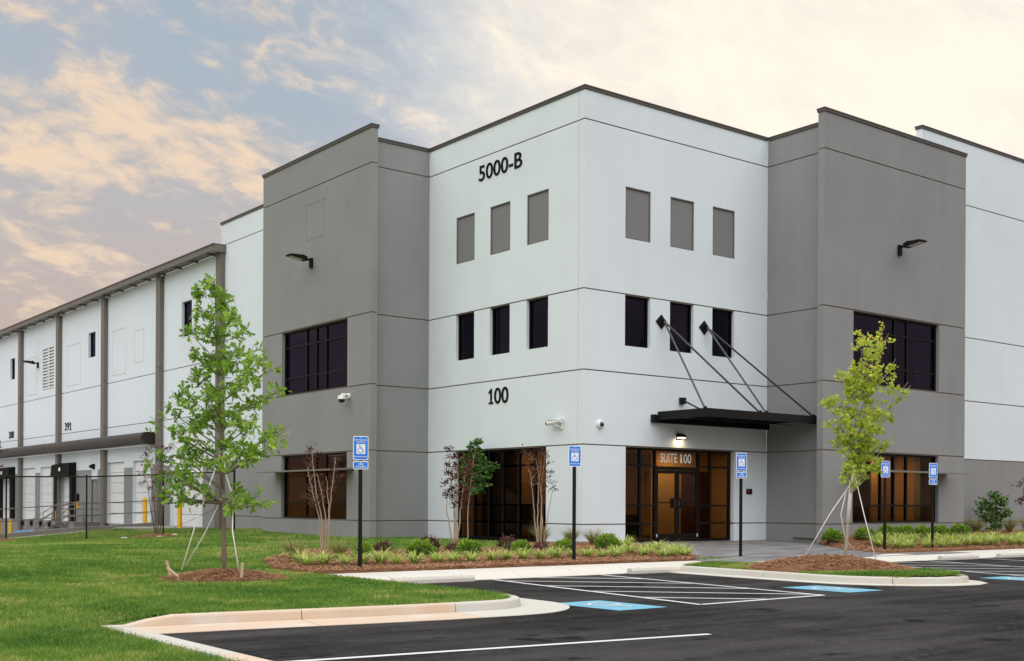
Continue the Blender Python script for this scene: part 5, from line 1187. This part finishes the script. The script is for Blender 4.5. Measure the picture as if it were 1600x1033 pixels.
# --- clump plants: prototypes then copies
def blade_clump(nb, ln, wd, spread, seed, droop=0.6):
    rg = np.random.default_rng(seed); a = rg.random(nb) * 2 * math.pi; tilt = spread * np.sqrt(rg.random(nb)); L = ln * (0.65 + 0.5 * rg.random(nb)); n = 5
    out = np.stack([np.cos(a), np.sin(a), np.zeros(nb)], 1); sid = np.stack([-np.sin(a), np.cos(a), np.zeros(nb)], 1)
    V = np.zeros((nb, n, 2, 3)); base = out * (0.05 * rg.random(nb))[:, None]
    for i in range(n):
        t = i / (n - 1); ang = tilt + droop * t * t * (0.6 + 0.8 * rg.random(nb)) * 1.6
        if i == 0: p = base.copy()
        else: p = p + (out * np.sin(ang)[:, None] + np.array((0, 0, 1.0)) * np.cos(ang)[:, None]) * (L / (n - 1))[:, None]
        hw = wd * (1 - 0.85 * t ** 2) / 2
        V[:, i, 0] = p - sid * hw; V[:, i, 1] = p + sid * hw
    Fq = []
    b = np.arange(nb)[:, None] * n * 2
    for i in range(n - 1): Fq.append(b + np.array([2 * i, 2 * i + 1, 2 * i + 3, 2 * i + 2]))
    var = np.repeat(rg.random(nb) * 1.5, n * 2)
    return V.reshape(-1, 3), np.concatenate(Fq), var
LIR = [np_mesh('liriope', *blade_clump(110, 0.40, 0.020, 0.75, s, 0.75)[:2], M_['lirleaf'], blade_clump(110, 0.40, 0.020, 0.75, s, 0.75)[2]) for s in (1, 2, 3)]
FGR = [np_mesh('fountain_grass', *blade_clump(420, 0.62, 0.007, 0.65, s, 0.55)[:2], M_['fountain'], blade_clump(420, 0.62, 0.007, 0.65, s, 0.55)[2]) for s in (4, 5)]
def ball_shrub(n, r, flat, seed, lsz, shape, spiky=0.0):
    rg = np.random.default_rng(seed); d = rg.normal(size=(n, 3)); d /= np.linalg.norm(d, axis=1, keepdims=True); d[:, 2] = np.abs(d[:, 2]) * 1.0 - 0.15 * rg.random(n)
    lump = 1 + 0.10 * np.sin(4 * np.arctan2(d[:, 1], d[:, 0]) + seed) + 0.08 * np.sin(7 * d[:, 2] + 3 * d[:, 0])
    rr = r * lump * (0.72 + 0.28 * rg.random(n)) * (1 + spiky * rg.random(n) ** 3)
    P = d * rr[:, None] * np.array((1, 1, flat)) + np.array((0, 0, r * flat * 0.35)); D = d + rg.normal(size=(n, 3)) * 0.55 + np.array((0, 0, 0.3))
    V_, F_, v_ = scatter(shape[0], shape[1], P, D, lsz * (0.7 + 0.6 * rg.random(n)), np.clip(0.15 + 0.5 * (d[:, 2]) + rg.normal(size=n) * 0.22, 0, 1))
    return V_, F_, v_
def mk_shrub(mat, *a):
    V_, F_, v_ = ball_shrub(*a); return np_mesh('shrub_leaves', V_, F_, M_[mat], v_)
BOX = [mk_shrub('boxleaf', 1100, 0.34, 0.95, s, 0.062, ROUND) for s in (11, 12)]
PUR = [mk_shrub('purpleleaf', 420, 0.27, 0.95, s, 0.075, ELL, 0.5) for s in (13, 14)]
def shrub_core(r, mat): return MB().ball((0, 0, r * 0.55), r, 12, 8, (1, 1, 0.8)).mesh('branch_core', M_[mat])
COREB = shrub_core(0.21, 'barkdark'); COREP = shrub_core(0.12, 'barkdark')
def plant(name, me, x, y, label, cat, group, sc=1.0, core=None, dz=0.05):
    z = zgf(x, y) + dz
    o = inst(name, me, None, (x, y, z), random.uniform(0, 6.28), (sc, sc, sc * random.uniform(.9, 1.1))); tag(o, label, cat, group)
    if core: inst('branch_core', core, o)
    return o
lirL = [(-11.83, -4.45), (-12.15, -5.35), (-11.68, -5.2), (-11.35, -5.5), (-10.91, -5.45), (-10.46, -5.45), (-10.23, -5.7), (-9.76, -5.7), (-9.07, -5.55), (-8.62, -5.5), (-8.23, -5.65), (-7.55, -5.5), (-7.07, -5.45), (-6.55, -5.4), (-6.15, -5.55), (-5.66, -5.5), (-4.93, -5.25), (-4.56, -5.4), (-4.18, -5.5), (-3.82, -5.6), (-2.5, -4.7), (-2.75, -5.5), (-2.68, -6.1), (-1.9, -5.55), (-1.35, -5.2), (-1.9, -6.1), (-1.45, -3.4), (-0.75, -3.9), (-3.3, -5.1), (-2.1, -5.0), (-2.3, -5.95)]
lirL.sort(key=lambda p: (Vector((p[0], p[1], 0)) - CAMP).dot(RGT) / depth_of(p))
for i, (x, y) in enumerate(lirL): plant('liriope_clump', LIR[i % 3], x, y, f'striped yellow-green grass clump, {ORD[i]} from the left in the left bed', 'plant', 'striped grass clumps in the left bed', random.uniform(0.8, 1.2) * (1.2 if x > -3 else 1))
bxl = [(-9.78, -3.6), (-8.35, -3.8), (-6.87, -3.65), (-5.05, -3.4), (-3.67, -3.5), (-1.91, -3.2)]
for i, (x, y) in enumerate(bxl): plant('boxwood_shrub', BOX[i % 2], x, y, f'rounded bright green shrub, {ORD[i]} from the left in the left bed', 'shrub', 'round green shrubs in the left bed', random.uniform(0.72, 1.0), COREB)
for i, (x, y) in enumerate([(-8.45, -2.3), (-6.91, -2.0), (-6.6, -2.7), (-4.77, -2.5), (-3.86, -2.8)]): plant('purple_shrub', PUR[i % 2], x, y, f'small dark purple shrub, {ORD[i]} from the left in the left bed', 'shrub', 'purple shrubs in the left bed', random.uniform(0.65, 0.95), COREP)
for i, (x, y) in enumerate([(-11.5, -3.5), (-10.5, -3.75), (-1.75, -0.2), (-0.75, -0.35), (-1.05, -1.65)]): plant('fountain_grass', FGR[i % 2], x, y, ['arching tan-green grass tuft at the left tip of the left bed', 'arching tan-green grass tuft under the leftmost myrtle', 'arching green grass tuft at the foot of the bent-stem myrtle', 'arching grass tuft at the white tower corner, left one', 'arching grass tuft at the white tower corner, right one'][i], 'ornamental grass', None, 0.95 if i < 2 else 1.05)
bxr = [(7.46, -3.5), (8.8, -3.75), (9.85, -3.9), (10.85, -3.9), (11.85, -3.85), (12.95, -3.8), (14.35, -3.7)]
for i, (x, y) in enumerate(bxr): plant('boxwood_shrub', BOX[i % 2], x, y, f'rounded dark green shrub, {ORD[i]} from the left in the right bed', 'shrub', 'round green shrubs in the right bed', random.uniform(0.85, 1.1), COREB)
for r_, (y0, n_, rn) in enumerate(((-5.9, 14, 'front'), (-5.25, 14, 'middle'), (-4.65, 13, 'back'))):
    for k in range(n_): plant('liriope_clump', LIR[(r_ + k) % 3], 7.35 + r_ * 0.35 + k * 0.78 + random.uniform(-.15, .15), y0 + random.uniform(-.15, .15), f'striped grass clump, {ORD[k]} from the left in the {rn} row of the right bed', 'plant', 'striped grass clumps in the right bed', random.uniform(1.05, 1.35))
for i, (x, y) in enumerate([(16.9, -2.3), (17.6, -2.4), (19.4, -2.7), (20.9, -2.6)]): plant('fountain_grass', FGR[i % 2], x, y, f'arching grass tuft by the right grey wall, {ORD[i]} from the left', 'ornamental grass', 'grass tufts by the right wall', 1.15)
for bname, poly, n_, sd_ in (('l', BEDL, 22000, 21), ('r', BEDR, 12000, 22)):
    rg = np.random.default_rng(sd_); P = np.array(poly); lo_, hi_ = P.min(0), P.max(0); hi_[0] = min(hi_[0], 24)
    Q = lo_ + rg.random((n_ * 2, 2)) * (hi_ - lo_); Q = Q[inpoly(Q[:, 0], Q[:, 1], poly)][:n_]
    o = needles(np.column_stack([Q, zg(Q[:, 0], Q[:, 1]) + 0.045 + 0.03 * rg.random(len(Q))]), 0.17, 0.013, None, rg, 'pine_straw'); tag(o, 'loose brown pine straw over the ' + ('left' if bname == 'l' else 'right') + ' planting bed', 'pine straw')
# --- grass blades
def grass(name, regions, total, parent, hmin=0.035, hmax=0.065, seed=31, zf=None, dmax=60, excl=None):
    rg = np.random.default_rng(seed); XY = []
    for (x0, x1, y0, y1, f) in regions:
        n = int(total * f); got = 0
        while got < n:
            q = np.stack([x0 + rg.random(n * 4) * (x1 - x0), y0 + rg.random(n * 4) * (y1 - y0)], 1)
            dx = q[:, 0] - CAMP.x; dy = q[:, 1] - CAMP.y; d = dx * FWD.x + dy * FWD.y; s = (dx * RGT.x + dy * RGT.y) / np.maximum(d, .1)
            ok = (d > 4.5) & (abs(s) < 0.52) & (d < dmax) & (rg.random(len(q)) < np.minimum(1, (9.0 / np.maximum(d, 1)) ** 1.5))
            if excl is not None: ok &= ~excl(q[:, 0], q[:, 1])
            XY.append(q[ok][:n - got]); got += len(XY[-1])
            if ok.sum() == 0: break
    Q = np.concatenate(XY); n = len(Q); z = zf(Q[:, 0], Q[:, 1]); dist = np.hypot(Q[:, 0] - CAMP.x, Q[:, 1] - CAMP.y)
    a = rg.random(n) * 2 * math.pi; wd = 0.0055 * np.clip(dist / 9, 1, 4); h = hmin + (hmax - hmin) * rg.random(n); lean = rg.normal(size=(n, 2)) * 0.5 * h[:, None]
    sid = np.stack([np.cos(a), np.sin(a), 0 * a], 1) * wd[:, None] / 2; b = np.column_stack([Q, z - 0.005]); m = np.column_stack([Q + lean * 0.35, z + h * 0.6]); t = np.column_stack([Q + lean, z + h])
    V = np.stack([b - sid, b + sid, m + sid * 0.8, m - sid * 0.8, t], 1).reshape(-1, 3); k = np.arange(n)[:, None] * 5
    F3 = np.concatenate([k + np.array([0, 1, 2]), k + np.array([0, 2, 3]), k + np.array([3, 2, 4])])
    pat = np.zeros(n); rs = np.random.default_rng(77)
    for oc, am in ((0.45, 0.30), (1.1, 0.26), (2.6, 0.22), (6.0, 0.18)):
        for _ in range(4):
            th = rs.random() * 6.28; ph = rs.random() * 6.28; wob = rs.random() * 6.28
            pat += am / 2 * np.sin((Q[:, 0] * np.cos(th) + Q[:, 1] * np.sin(th)) * oc * 2 + ph + 1.5 * np.sin((Q[:, 1] * np.cos(th) - Q[:, 0] * np.sin(th)) * oc + wob))
    pat = 0.46 + 0.95 * pat
    var = np.clip(0.45 * rg.random(n) + 0.62 * pat - 0.04, 0, 1) + (rg.random(n) < np.clip(0.07 + 0.75 * (pat - 0.58), 0.04, 0.5)) * 0.8
    o = inst(name, np_mesh(name, V, F3, M_['grassblade'], np.repeat(var, 5)), parent); o['kind'] = 'stuff'; return o
def in_lawn_excl(X, Y):
    e = inpoly(X, Y, BEDL) | (np.hypot(X - OB[0], Y - OB[1]) < 1.1) | (np.hypot(X + 6.75, Y - 16.6) < 0.85)
    e |= (X > -2.75) & (Y > 8) | (X > -0.1) & (Y > 0)
    e |= (X > -12.78) & (Y < -6.8)
    # rounded nose of the lawn kerb
    e |= (Y < -13.0) & (X > -18.9) & (Y < np.interp(X, [-18.72, -17.5, -16.0, -14.8, -13.75], [-12.95, -13.09, -13.33, -13.49, -13.55]))
    e |= (X > -13.62) & (Y < -12.75) & (np.hypot(X + 13.62, Y + 12.75) > 0.80)
    return e
g1 = grass('grass', [(-34, -12.62, -13.7, 28, 0.56), (-12.62, -0.9, -6.86, 28, 0.17)], 260000, None, zf=zg, excl=in_lawn_excl); tag(g1, 'short mown green grass of the lawn', 'grass', kind='stuff')
g2 = grass('grass', [(-30, -18.9, -24, -13.25, 1.0)], 90000, None, zf=zg, seed=32); tag(g2, 'mown grass nearest the camera beside the flush kerb', 'grass', kind='stuff')
ISLI = [(p.x, p.y) for p in offset_path(right_path, 0.17)]
g3 = grass('grass', [(-4.4, -0.9, -14.1, -11.5, 0.7), (-4.3, -3.0, -10.0, -8.25, 0.3)], 16000, None, 0.04, 0.075, 33, zi, excl=lambda X, Y: ~inpoly(X, Y, ISLI) | (((X + 2.45) / 1.82) ** 2 + ((Y + 10.95) / 2.0) ** 2 < 0.93)); tag(g3, 'grass tufts at the two ends of the kerbed island', 'grass', kind='stuff')
for i, (x, y) in enumerate([(-6.9, 16.1), (-5.7, 17.6), (-7.9, 17.0)]):
    s = MB().ball((0, 0, 0.02), 0.12, 8, 6, (1.2, 0.8, 0.4)); tag(s.build('pale_stone', M_['conc'], None, loc=(x, y, zgf(x, y))), ['pale stone on the grass in front of the fence mound', 'pale stone on the grass right behind the fence mound', 'pale stone on the grass left of the fence mound'][i], 'stone')
